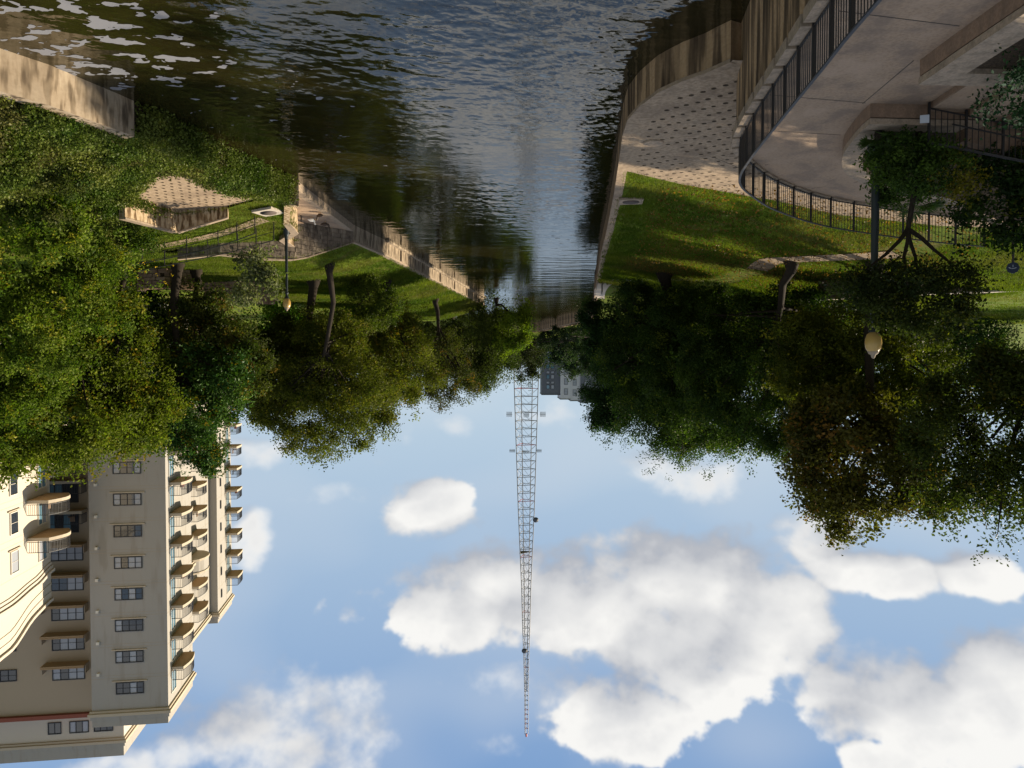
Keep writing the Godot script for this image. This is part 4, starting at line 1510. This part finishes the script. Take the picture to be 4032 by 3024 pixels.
# ---------------------------------------------------------------- lattice tower
func radio_tower() -> void:
	var t := thing("radio_tower", "very tall lattice radio tower rising far behind the river bend", "radio tower", Vector3(-5.0, 0, -300))
	var prof := [[3.0, 6.1], [18.6, 5.58], [67.85, 3.75], [97.6, 2.23], [118.0, 1.6], [135.0, .98], [143.0, .84], [158.0, .8]]
	var radius := func(y: float) -> float:
		for i in prof.size() - 1:
			if y <= prof[i + 1][0]:
				return lerpf(prof[i][1], prof[i + 1][1], (y - prof[i][0]) / (prof[i + 1][0] - prof[i][0]))
		return .8
	var leg := func(y: float, k: int) -> Vector3:
		var a := deg_to_rad(42.7) + TAU * k / 3.0
		return Vector3(cos(a) * radius.call(y) - (y - 18.0) * .0055, y, sin(a) * radius.call(y))
	for k in 3:
		for i in prof.size() - 1:
			rod(t, "leg", leg.call(prof[i][0], k), leg.call(prof[i + 1][0], k), .17 if i < 4 else .12, M.steel)
	var y := 3.0
	var i := 0
	while y < 157.0:
		var step := 3.2 if y < 140 else 1.9
		var r := .085 if y < 100 else .07
		var paint: Material = M.red_steel if i % 7 in [5] or y > 150 else M.steel
		for k in 3:
			var l := (k + 1) % 3
			var a: Vector3 = leg.call(y, k)
			var b: Vector3 = leg.call(y, l)
			rod(t, "horizontal_brace", a, b, r * 1.25, paint)
			if y < 140:
				var m: Vector3 = (leg.call(y + step, k) + leg.call(y + step, l)) / 2
				rod(t, "diagonal_brace", a, m, r * .6, M.steel)
				rod(t, "diagonal_brace", b, m, r * .6, M.steel)
		y += step
		i += 1
	rod(t, "cable_run", Vector3(-3.3, 3, 1.6), Vector3(-.9, 140, .4), .16, M.steel)
	for q in [[29.3, [-7.2, 6.1, -.6]], [43.8, [-5.6, 4.9, -.4]]]:
		for x in q[1]:
			var a := holder(t, "antenna_cluster", Vector3(x, q[0], 1.0 if absf(x) > 1.0 else 4.5))
			for k in 5:
				box(a, "panel", Vector3((k - 2) * .45, 0, 0), Vector3(.22, 2.0 if q[0] < 40 else 1.3, .2), M.antenna)
			box(a, "mount", Vector3(0, 0, -.2), Vector3(2.4, .16, .16), M.steel)
	for q in [Vector3(-4.4, 71.0, 1.5), Vector3(-.0, 123.5, 1.4)]:
		var d := holder(t, "dish", q)
		put(d, "reflector", lathe([[0, 0], [.7, .12], [1.15, .45], [1.15, .6], [.0, .7]], 20), M.dish, Transform3D(Basis(Vector3.RIGHT, PI / 2 - .3), Vector3.ZERO))
		rod(d, "mount", Vector3(0, 0, -.2), Vector3(.8, 0, -1.2), .1, M.steel)
	put(t, "platform", extruded(PackedVector2Array([Vector2(-3, -1.5), Vector2(1.9, -2.0), Vector2(2.0, 2.2)]), 84.5, 84.75), M.cast_iron)
	rod(t, "beacon", Vector3(-.75, 158, 0), Vector3(-.75, 159.2, 0), .35, M.red_steel)


# ---------------------------------------------------------------- trees
var clump_cache := {}


func crown_rows(rows: PackedFloat32Array, blobs: Array, density: float, size: float, cols: Array, gap: float, sd: int, extra := 0.0) -> void:
	var n3 := FastNoiseLite.new()
	n3.seed = sd
	n3.frequency = 0.55 / size
	n3.fractal_octaves = 2
	var shape := FastNoiseLite.new()
	shape.seed = sd + 1
	shape.frequency = 0.9
	for bl in blobs:
		var c: Vector3 = bl[0]
		var r: Vector3 = bl[1]
		var n := int(density * PI * (r.x * r.y) / (size * size))
		var boughs := []
		for i in int(14 + 5.0 * r.x * r.y / maxf(size * size * 14.0, 1.0)):
			var dir := Vector3(rng.randfn(), rng.randfn() + .15, rng.randfn()).normalized()
			var lump := .8 + .5 * shape.get_noise_3dv(dir * 2.2 + c * .37)
			boughs.append([c + dir * r * rng.randf_range(.62, 1.0) * lump, rng.randf_range(.14, .3), rng.randf_range(.8, 1.2)])
		for i in n:
			var dir := Vector3(rng.randfn(), rng.randfn(), rng.randfn()).normalized()
			var k := 1.0 - pow(rng.randf(), 2.0) * .62
			var lump := .86 + .42 * shape.get_noise_3dv(dir * 2.2 + c * .37) + .2 * shape.get_noise_3dv(dir * 6.0 + c)
			var at := c + dir * r * k * lump
			var tone := 1.0
			if i % 5 and boughs.size():
				var bg: Array = boughs[rng.randi() % boughs.size()]
				at = bg[0] + dir * r * Vector3(1, .62, 1) * bg[1] * pow(rng.randf(), .45)
				tone = bg[2]
			if n3.get_noise_3dv(at) < gap and k < 1.2:
				continue
			var v := n3.get_noise_3dv(at * .6 + Vector3(50, 0, 0)) * .9 + .5 + rng.randf_range(-.25, .25)
			var col: Color = cols[0].lerp(cols[1], clampf(v, 0, 1))
			if cols.size() > 2 and rng.randf() < extra + .06 + .25 * smoothstep(.25, .6, n3.get_noise_3dv(at * .35 - Vector3(20, 9, 4))):
				col = cols[2]
			row(rows, any_turn() * Basis.from_scale(Vector3.ONE * rng.randf_range(.75, 1.25)), at, col * tone * rng.randf_range(.8, 1.2))


func crown_mesh(size: float, leaf: float, n: int) -> ArrayMesh:
	var key := "%.2f %.3f %d" % [size, leaf, n]
	if not clump_cache.has(key):
		clump_cache[key] = leaf_clump(n, size * .85, leaf, leaf * .62, clump_cache.size() + 3)
	return clump_cache[key]


func tree(called: String, label: String, foot: Vector3, trunk: float, blobs: Array, cols: Array, opt := {}) -> Node3D:
	# blobs: [x, y, distance, rx, ry(, rz)] in world measures
	if trunk > 0.0 and foot.z > -135.0:
		var q := Vector2(foot.x, -foot.z)
		foot.y = h_right(q) if foot.x > 0.0 else h_left(q)
	var t := thing(called, label, opt.get("category", "tree"), foot, 0.0, opt.get("group", ""))
	var list := []
	for b in blobs:
		list.append([Vector3(b[0], b[1], -b[2]) - foot, Vector3(b[3], b[4], b[5] if b.size() > 5 else b[3] * .9)])
	if trunk > 0.0:
		var st := SurfaceTool.new()
		st.begin(Mesh.PRIMITIVE_TRIANGLES)
		var head: Vector3 = list[0][0]
		var fork := Vector3(head.x * .35, maxf(head.y - list[0][1].y * .75, head.y * .35), head.z * .35)
		var bend := Vector3(rng.randf_range(-.3, .3), 0, rng.randf_range(-.3, .3))
		tube(st, [Vector3(0, -.4, 0), Vector3(0, .12, 0), Vector3(0, .55, 0), fork * .5 + bend, fork, fork.lerp(head, .5) - bend, head], [trunk * 2.3, trunk * 1.75, trunk * 1.15, trunk * .88, trunk * .75, trunk * .45, trunk * .15], 9)
		for b in list:
			for k in opt.get("limbs", 4):
				var dir := Vector3(rng.randfn(), rng.randf_range(-.2, 1.0), rng.randfn()).normalized()
				var tip: Vector3 = b[0] + dir * b[1] * .85
				var from := fork.lerp(head, rng.randf_range(.0, .6))
				var m: Vector3 = from.lerp(tip, .5) + Vector3(rng.randfn(), rng.randf_range(-.5, .6), rng.randfn()) * b[1].x * .1
				tube(st, [from, m, tip], [trunk * .42, trunk * .25, trunk * .06], 6)
		put(t, "trunk", close2(st), opt.get("bark", M.bark))
	var size: float = opt.get("size", .5)
	var rows := PackedFloat32Array()
	crown_rows(rows, list, opt.get("density", 7.0), size, cols, opt.get("gap", -.18), int(absf(foot.x * 13.0 + foot.z * 7.0)) + 5, opt.get("accent", 0.0))
	scatter(t, "crown" if trunk > 0.0 else "foliage", crown_mesh(size, opt.get("leaf", .17), opt.get("n", 22)), opt.get("mat", M.leaf), rows)
	return t


func trees() -> void:
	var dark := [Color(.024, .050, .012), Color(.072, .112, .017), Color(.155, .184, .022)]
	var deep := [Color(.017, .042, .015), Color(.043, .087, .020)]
	var olive := [Color(.078, .112, .012), Color(.203, .237, .024), Color(.311, .237, .018)]
	var lively := [Color(.07, .125, .012), Color(.165, .215, .024), Color(.27, .26, .022)]
	var glossy := [Color(.036, .092, .020), Color(.090, .158, .030), Color(.299, .224, .018)]
	var rusty := [Color(.07, .072, .017), Color(.165, .145, .028), Color(.24, .13, .025)]
	# right bank
	tree("vine_thicket", "bright green mound of vines filling the picture's edge above the pale river wall", Vector3(20, 3, -32), 0, [[21.1, 5.5, 33, 5.0, 5.2, 4], [18.2, 3.2, 29.4, 2.0, 2.0], [20.2, 4.4, 35.0, 2.0, 2.4], [23.5, 9.0, 35, 4, 4.2]], lively, {"category": "vines", "size": .45, "leaf": .15, "density": 8.0, "gap": -.1})
	tree("hackberry_tree", "olive-gold bushy tree above the vines at the picture's edge", Vector3(23.6, 4, -39), .3, [[22.9, 11.4, 39, 5.0, 4.2], [24.6, 12.6, 36.5, 2.9, 2.4], [20.2, 11.6, 41, 2.2, 3.0]], olive, {"leaf": .16, "density": 9.0})
	tree("magnolia_tree", "dark glossy-leaved tree standing in front of the apartment tower's corner", Vector3(20.3, 3.4, -46), .25, [[20.5, 11.2, 46, 3.5, 4.2], [18.8, 14.0, 46, 1.5, 2.3], [17.6, 10.6, 46.5, 2.0, 2.6]], glossy, {"leaf": .17, "density": 9.0, "mat": M.leaf_glossy})
	tree("hackberry_tree", "golden-green tree between the vines and the glossy dark tree", Vector3(22.3, 3.2, -43), .22, [[22.3, 8.9, 43, 3.0, 5.0]], olive, {"leaf": .16, "density": 8.0})
	tree("oak_tree", "brownish olive tree behind the curved rubble wall", Vector3(20.4, 3.3, -49), .22, [[20.1, 7.4, 48, 3.3, 3.9], [17.2, 8.6, 49, 2.2, 2.6]], [Color(.042, .066, .015), Color(.108, .119, .024), Color(.167, .105, .024)], {"leaf": .17})
	tree("live_oak_tree", "large olive live oak with a thick leaning trunk behind the globe lamp", Vector3(12.4, 2.5, -51.5), .2, [[14.9, 11.4, 60, 7.0, 5.6], [19.0, 12.0, 60, 2.9, 2.9], [17.7, 8.8, 62, 5.4, 4.4], [14.2, 6.6, 58, 3.4, 2.2]], [Color(0.059, 0.075, 0.011), Color(0.164, 0.175, 0.022), Color(0.234, 0.204, 0.022)], {"leaf": .16, "density": 9.0, "limbs": 6})
	tree("live_oak_tree", "slim dark tree trunk under the olive live oak", Vector3(15.2, 2.9, -58), .3, [[16.5, 10.0, 60, 3.0, 2.6]], dark, {"leaf": .16})
	tree("elm_tree", "yellow-green rounded tree at the middle of the sunlit bank", Vector3(10.9, 2.2, -66), .25, [[10.6, 8.4, 68, 4.1, 6.0]], [Color(0.076, 0.092, 0.013), Color(0.199, 0.209, 0.024), Color(0.281, 0.174, 0.016)], {"leaf": .17, "density": 9.0})
	tree("elm_tree", "grey-green tree with a bare twiggy crown beyond the yellow-green tree", Vector3(8.6, 2, -85), .25, [[7.8, 9.3, 86, 3.9, 6.2], [4.9, 11.8, 88, 1.8, 2.0]], [Color(0.046, 0.057, 0.016), Color(0.108, 0.114, 0.028), Color(0.227, 0.125, 0.017)], {"leaf": .2, "size": .6, "density": 6.0, "gap": -.05})
	tree("elm_tree", "grey-green tree at the far end of the sunlit river wall", Vector3(5.6, 1.6, -104), .28, [[2.8, 6.3, 100, 4.4, 7.6], [5.6, 9.4, 102, 3.4, 4.4]], [Color(.048, .072, .017), Color(.108, .132, .027)], {"leaf": .22, "size": .65, "density": 8.0})
	tree("cypress_tree", "lime-green feathery branches reaching over the water at the far wall's end", Vector3(2.0, .4, -97.5), .16, [[-1.0, 3.6, 96, 2.3, 3.6], [.7, 6.2, 97, 2.2, 2.4]], [Color(.084, .145, .015), Color(.227, .290, .024)], {"leaf": .24, "size": .6, "density": 7.0, "gap": -.02})
	tree("lawn_bush", "rounded yellow-green bush on the bright lawn above the stained river wall", Vector3(12.2, 1.6, -62), .12, [[11.6, 4.0, 62, 3.1, 2.6]], [Color(.048, .079, .015), Color(.143, .171, .024)], {"category": "bush", "leaf": .16, "density": 9.0})
	tree("background_tree", "bright green sunlit tree glimpsed between the trunks behind the lamp", Vector3(24, 3.4, -76), .25, [[23, 6, 76, 5.0, 3.6], [16.5, 5.2, 80, 4, 3.0]], [Color(.060, .145, .015), Color(.132, .250, .024)], {"leaf": .22, "size": .6})
	tree("background_tree", "dense dark tree behind the rubble walls", Vector3(28, 4.4, -58), .3, [[26, 7.5, 58, 5.5, 5], [22, 8.8, 64, 5, 4.6], [31, 8, 50, 6, 6], [36, 8, 56, 7, 6]], deep, {"leaf": .2, "size": .6})
	# left bank
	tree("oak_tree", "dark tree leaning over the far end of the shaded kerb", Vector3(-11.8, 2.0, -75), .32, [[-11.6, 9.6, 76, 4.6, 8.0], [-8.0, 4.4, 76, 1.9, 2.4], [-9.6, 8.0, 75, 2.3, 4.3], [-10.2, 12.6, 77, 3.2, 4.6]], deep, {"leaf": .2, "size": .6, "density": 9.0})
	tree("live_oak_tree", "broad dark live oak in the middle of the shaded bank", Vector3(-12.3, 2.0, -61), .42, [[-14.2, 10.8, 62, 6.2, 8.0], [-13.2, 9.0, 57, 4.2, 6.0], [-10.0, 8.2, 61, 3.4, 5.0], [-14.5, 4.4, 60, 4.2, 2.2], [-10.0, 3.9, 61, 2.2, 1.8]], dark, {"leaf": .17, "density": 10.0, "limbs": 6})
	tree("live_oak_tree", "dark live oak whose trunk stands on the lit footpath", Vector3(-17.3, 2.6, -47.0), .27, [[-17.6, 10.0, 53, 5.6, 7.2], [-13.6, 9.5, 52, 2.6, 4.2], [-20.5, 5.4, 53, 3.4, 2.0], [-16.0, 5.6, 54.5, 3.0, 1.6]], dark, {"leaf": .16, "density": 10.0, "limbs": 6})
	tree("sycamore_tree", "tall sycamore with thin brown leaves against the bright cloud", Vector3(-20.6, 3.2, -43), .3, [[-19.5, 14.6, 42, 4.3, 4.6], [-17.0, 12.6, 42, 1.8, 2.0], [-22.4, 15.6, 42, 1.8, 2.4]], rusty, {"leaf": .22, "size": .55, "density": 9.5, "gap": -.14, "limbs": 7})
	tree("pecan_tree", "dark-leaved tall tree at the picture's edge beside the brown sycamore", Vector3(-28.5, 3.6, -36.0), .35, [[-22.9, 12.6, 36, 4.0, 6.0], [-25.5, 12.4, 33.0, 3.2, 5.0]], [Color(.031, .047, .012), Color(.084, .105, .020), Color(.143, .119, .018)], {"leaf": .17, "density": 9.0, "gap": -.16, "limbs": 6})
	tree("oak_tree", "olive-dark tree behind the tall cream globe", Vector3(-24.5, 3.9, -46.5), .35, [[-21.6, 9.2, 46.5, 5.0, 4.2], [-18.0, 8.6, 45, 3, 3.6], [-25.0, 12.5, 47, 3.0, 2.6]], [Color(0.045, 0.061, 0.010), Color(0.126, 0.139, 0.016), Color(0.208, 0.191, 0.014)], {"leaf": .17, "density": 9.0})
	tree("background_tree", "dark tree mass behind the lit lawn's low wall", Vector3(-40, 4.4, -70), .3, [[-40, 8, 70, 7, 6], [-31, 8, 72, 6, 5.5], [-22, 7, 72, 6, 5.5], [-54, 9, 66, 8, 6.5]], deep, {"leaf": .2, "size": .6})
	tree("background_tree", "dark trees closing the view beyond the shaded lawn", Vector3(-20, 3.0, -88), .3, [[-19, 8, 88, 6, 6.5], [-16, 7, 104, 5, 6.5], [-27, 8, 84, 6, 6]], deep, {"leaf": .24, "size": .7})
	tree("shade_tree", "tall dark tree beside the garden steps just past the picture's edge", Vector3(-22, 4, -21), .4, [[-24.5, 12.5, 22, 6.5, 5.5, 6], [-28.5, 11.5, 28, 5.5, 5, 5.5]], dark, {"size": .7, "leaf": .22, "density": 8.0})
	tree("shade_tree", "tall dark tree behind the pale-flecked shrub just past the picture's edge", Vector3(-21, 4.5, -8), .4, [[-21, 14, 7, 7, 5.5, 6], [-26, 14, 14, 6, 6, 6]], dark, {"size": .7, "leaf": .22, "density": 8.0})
	# the small tree in the planter
	small_tree()
	# far trees
	tree("far_tree", "dark narrow tree in front of the lattice tower's foot", Vector3(-4.2, 2, -190), .4, [[-4.0, 8.3, 190, 4.3, 6.8]], [Color(.024, .034, .017), Color(.060, .072, .024)], {"leaf": .4, "size": 1.1})
	tree("far_tree", "blue-green trees across the river bend below the grey block", Vector3(-12, 2, -205), .4, [[-11.8, 4.2, 205, 9.5, 7.0], [-18, 6, 212, 8, 8], [-4, 3.5, 210, 6, 6.0]], [Color(.024, .045, .024), Color(.054, .086, .037)], {"leaf": .45, "size": 1.2})
	tree("far_tree", "shadowy trees on the outer side of the bend", Vector3(-20, 2, -165), .4, [[-19.1, 3.8, 170, 6.0, 8.4], [-15.5, 2.8, 186, 4.0, 4.5], [-13.2, 2.9, 152, 2.4, 2.2], [-10.6, 2.9, 166, 2.8, 2.4], [-7.8, 3.0, 184, 3.0, 2.6], [-2, 3.2, 198, 5, 2.8], [5, 3.6, 208, 6, 3.2]], [Color(.019, .034, .017), Color(.042, .066, .024)], {"leaf": .4, "size": 1.0})
	tree("far_tree", "trees on the sunlit bank beyond the end of the river wall", Vector3(10, 2, -126), .35, [[8.5, 5.5, 122, 5, 5.5], [14, 8, 118, 6, 7], [20, 9, 100, 7, 7], [5, 4, 118, 2.4, 3.4]], [Color(.030, .046, .015), Color(.084, .105, .024)], {"leaf": .3, "size": .8})
	var rows := PackedFloat32Array()
	for i in 60:
		var a := lerpf(-1.3, 1.3, rng.randf())
		var r := rng.randf_range(270, 420)
		crown_rows(rows, [[Vector3(sin(a) * r, 6, -cos(a) * r), Vector3(14, rng.randf_range(6, 9), 10)]], 2.2, 2.0, [Color(.024, .045, .020), Color(.060, .079, .027)], -.3, i)
	mark(scatter(self, "distant_trees", crown_mesh(2.0, .8, 22), M.leaf, rows), "belt of distant treetops along the horizon behind everything", "trees")


func small_tree() -> void:
	var foot := Vector3(-10.15, 3.1, -19.0)
	var t := thing("small_tree", "small dark tree with a thin forked trunk in the curved planter", "tree", foot)
	var st := SurfaceTool.new()
	st.begin(Mesh.PRIMITIVE_TRIANGLES)
	var f := Vector3(.25, 2.55, 0)
	tube(st, [Vector3(0, -.1, 0), Vector3(.05, 1.3, 0), f], [.085, .07, .062], 9)
	for q in [[Vector3(.5, 2.85, .1), Vector3(.85, 3.2, .1), Vector3(1.4, 3.6, .2)], [Vector3(.35, 2.85, .2), Vector3(.5, 3.3, .3), Vector3(.5, 4.0, .5)], [Vector3(.1, 2.8, -.2), Vector3(-.1, 3.2, -.3), Vector3(-.3, 4.0, -.4)], [Vector3(-.05, 2.8, .1), Vector3(-.3, 3.1, .2), Vector3(-1.2, 3.8, .2)]]:
		tube(st, [f, q[0], q[1], q[2]], [.06, .05, .042, .015], 7)
	put(t, "trunk", close2(st), M.bark)
	var rows := PackedFloat32Array()
	crown_rows(rows, [[Vector3(.35, 3.75, 0), Vector3(1.5, .6, 1.2)], [Vector3(-1.0, 3.9, .2), Vector3(.9, .6, .9)], [Vector3(1.5, 4.1, 0), Vector3(.9, .5, .8)], [Vector3(-.2, 4.7, 0), Vector3(1.4, .7, 1.0)]], 18.0, .32, [Color(.025, .04, .012), Color(.06, .075, .016), Color(.12, .12, .02)], -.12, 91)
	scatter(t, "crown", crown_mesh(.32, .1, 12), M.leaf, rows)


func shrub(called: String, label: String, blobs: Array, cols: Array, opt := {}) -> void:
	var b: Array = blobs[0]
	opt.category = opt.get("category", "shrub")
	tree(called, label, Vector3(b[0], b[1] - b[4], -b[2]), 0.0, blobs, cols, opt)


# ---------------------------------------------------------------- ivy, shrubs, palms
func small_plants() -> void:
	# ivy over the right bank
	var rows := PackedFloat32Array()
	var n2 := FastNoiseLite.new()
	n2.seed = 61
	n2.frequency = .5
	for i in 26000:
		var dd := rng.randf_range(19.0, 39.5)
		var e := edge(XR, dd)
		var p := Vector2(e + rng.randf_range(-.1, 10.0), dd)
		if Geometry2D.is_point_in_polygon(p, PAD) or Geometry2D.is_point_in_polygon(p, LANDING):
			continue
		if dd > 34.0 and p.x < 16.6 and p.x > e + 1.3 - (dd - 34.0) * .3 and dd + (p.x - 11) * .2 > 35.6:
			continue
		if dd > 36.9 and p.x < 19.5:
			continue
		if dd < 26.2 and p.x < e + .45:
			continue
		if n2.get_noise_2dv(p * 1.6 + Vector2(40, 7)) < -.36:
			continue
		var y := h_right(p) + .04 + maxf(0.0, n2.get_noise_2dv(p)) * (.8 - .65 * smoothstep(28.5, 30.5, dd) * (1.0 - smoothstep(15.5, 17.5, p.x)))
		if dd > 26.4 and dd < 37.6 and p.x < e + .55:
			y = lerpf(.05, 1.25, pow(rng.randf(), .8))
			p.x = e - rng.randf_range(.0, .22) - (1.25 - y) * .06
		var g := n2.get_noise_2d(p.x * .5, p.y * .5 + 30.0)
		var c := Color(.06, .105, .014).lerp(Color(.185, .2, .045), clampf(.5 + g, 0, 1))
		if n2.get_noise_2d(p.x * .4 + 90.0, p.y * .4) > .32:
			c = c.lerp(Color(.1, .08, .03), .6)
		row(rows, any_turn() * Basis.from_scale(Vector3.ONE * rng.randf_range(.7, 1.2)), v3(p, y), c * rng.randf_range(.75, 1.2))
	mark(scatter(self, "ivy", leaf_clump(34, .36, .085, .072, 41, .5), M.leaf_glossy, rows), "thick ivy covering the bank and hanging down to the water", "ivy")
	shrub("ivy_mound", "dark hollow mound of ivy between the wall's rounded end and the nook", [[16.4, 2.3, 27.8, 1.3, .6], [18.0, 3.3, 28.8, 1.2, .7]], [Color(.04, .07, .012), Color(.11, .12, .03)], {"size": .35, "leaf": .12, "density": 7.0})
	shrub("ivy_mound", "bright mound of creeper behind the sunlit nook wall", [[19.4, 3.3, 34.0, 1.3, .9], [18.6, 3.0, 38.2, 1.3, .5], [20.2, 4.1, 37.0, 1.6, 1.3]], [Color(.04, .09, .012), Color(.11, .15, .02)], {"size": .35, "leaf": .12, "density": 7.0})
	shrub("oleander_shrub", "narrow-leaved grey-green shrub standing in front of the lamp post", [[12.9, 3.9, 37.9, .95, .9], [12.3, 5.0, 38.2, .7, 1.0], [13.4, 5.4, 38.4, .8, .8]], [Color(.08, .10, .045), Color(.25, .26, .13)], {"size": .35, "leaf": .17, "n": 14, "density": 6.0, "gap": -.05})
	var fl := PackedFloat32Array()
	for i in 26:
		row(fl, any_turn(), Vector3(rng.randf_range(17.2, 20.2), rng.randf_range(3.6, 5.0), -rng.randf_range(36.5, 39.5)), Color(.75, .48, .02))
	mark(scatter(self, "yellow_flowers", leaf_clump(5, .06, .07, .06, 9), M.leaf, fl), "yellow flowers scattered over the creeper beside the handrails", "flowers")
	# planter plants
	shrub("flecked_shrub", "shrub with small pale new leaves at the picture's edge", [[-9.9, 3.7, 14.9, 1.0, .75], [-11.0, 4.0, 14.6, 1.2, 1.0], [-9.6, 3.5, 13.8, .8, .6]], [Color(.018, .05, .018), Color(.04, .09, .03), Color(.27, .34, .2)], {"size": .3, "leaf": .075, "n": 16, "density": 6.5, "mat": M.leaf_glossy, "accent": .14})
	shrub("fern_shrub", "feathery green shrub spilling over the curved planter wall", [[-9.5, 3.7, 18.9, .8, .75], [-9.7, 4.2, 18.5, .8, .8], [-9.0, 4.35, 18.6, .5, .4], [-10.4, 4.2, 18.7, .8, .8], [-10.3, 4.0, 20.2, 1.0, 1.0]], [Color(.04, .075, .016), Color(.10, .16, .026)], {"size": .26, "leaf": .085, "n": 22, "density": 6.0, "gap": -.1})
	shrub("golden_shrub", "golden-leaved shrub in the middle of the curved planter", [[-10.75, 4.35, 18.6, .7, .5], [-11.4, 4.6, 19.0, .6, .5]], [Color(.10, .11, .012), Color(.28, .22, .02)], {"size": .28, "leaf": .09, "n": 18, "density": 5.0})
	shrub("leafy_shrub", "big dark shrub beside the garden steps at the picture's edge", [[-12.6, 5.0, 19.8, 1.4, 1.3], [-13.8, 4.6, 18.9, 1.3, 1.4], [-12.4, 3.9, 19.4, 1.0, .9]], [Color(.02, .042, .012), Color(.05, .085, .016), Color(.16, .17, .02)], {"size": .35, "leaf": .11, "density": 6.5})
	var spots := [Vector3(-11.5, 4.35, -21.5), Vector3(-9.1, 3.35, -18.95)]
	var words := ["fan palm with thin radiating fronds under the small tree", "spiky young palm leaning over the corner of the curved planter"]
	for k in 2:
		var p := thing("fan_palm", words[k], "palm", spots[k], 0, "palms in the planter")
		for i in 9:
			var b := Basis(Vector3.UP, TAU * i / 9.0 + rng.randf() * .5) * Basis(Vector3.BACK, rng.randf_range(.2, .9))
			var frond := MeshInstance3D.new()
			frond.name = "frond"
			frond.mesh = frond_mesh(i + k * 20, .95 if k == 0 else .6)
			frond.material_override = M.leaf
			frond.transform = Transform3D(b, Vector3.ZERO)
			p.add_child(frond, true)
		put(p, "stem", ROD, M.bark, along(Vector3(0, -1.0 if k == 0 else -.3, 0), Vector3(0, .1, 0), .09))


func frond_mesh(sd: int, l: float) -> ArrayMesh:
	var r := RandomNumberGenerator.new()
	r.seed = sd
	var st := open()
	st.set_color(Color(.06, .10, .025) * r.randf_range(.7, 1.3))
	quad(st, Vector3(0, -.01, -.01), Vector3(l * .45, -.01, 0), Vector3(l * .45, .01, 0), Vector3(0, .01, .01))
	for i in 17:
		var a := lerpf(-1.5, 1.5, i / 16.0) + r.randf_range(-.05, .05)
		var tip := Vector3(l * .45, 0, 0) + Vector3(cos(a), -.15 - .15 * absf(a), sin(a)) * l * r.randf_range(.45, .6)
		var mid := Vector3(l * .45, 0, 0).lerp(tip, .5)
		var s_ := Vector3(-sin(a), 0, cos(a)) * .022
		tri(st, Vector3(l * .45, 0, 0), mid + s_, mid - s_)
		tri(st, mid - s_, mid + s_, tip)
	return close(st)
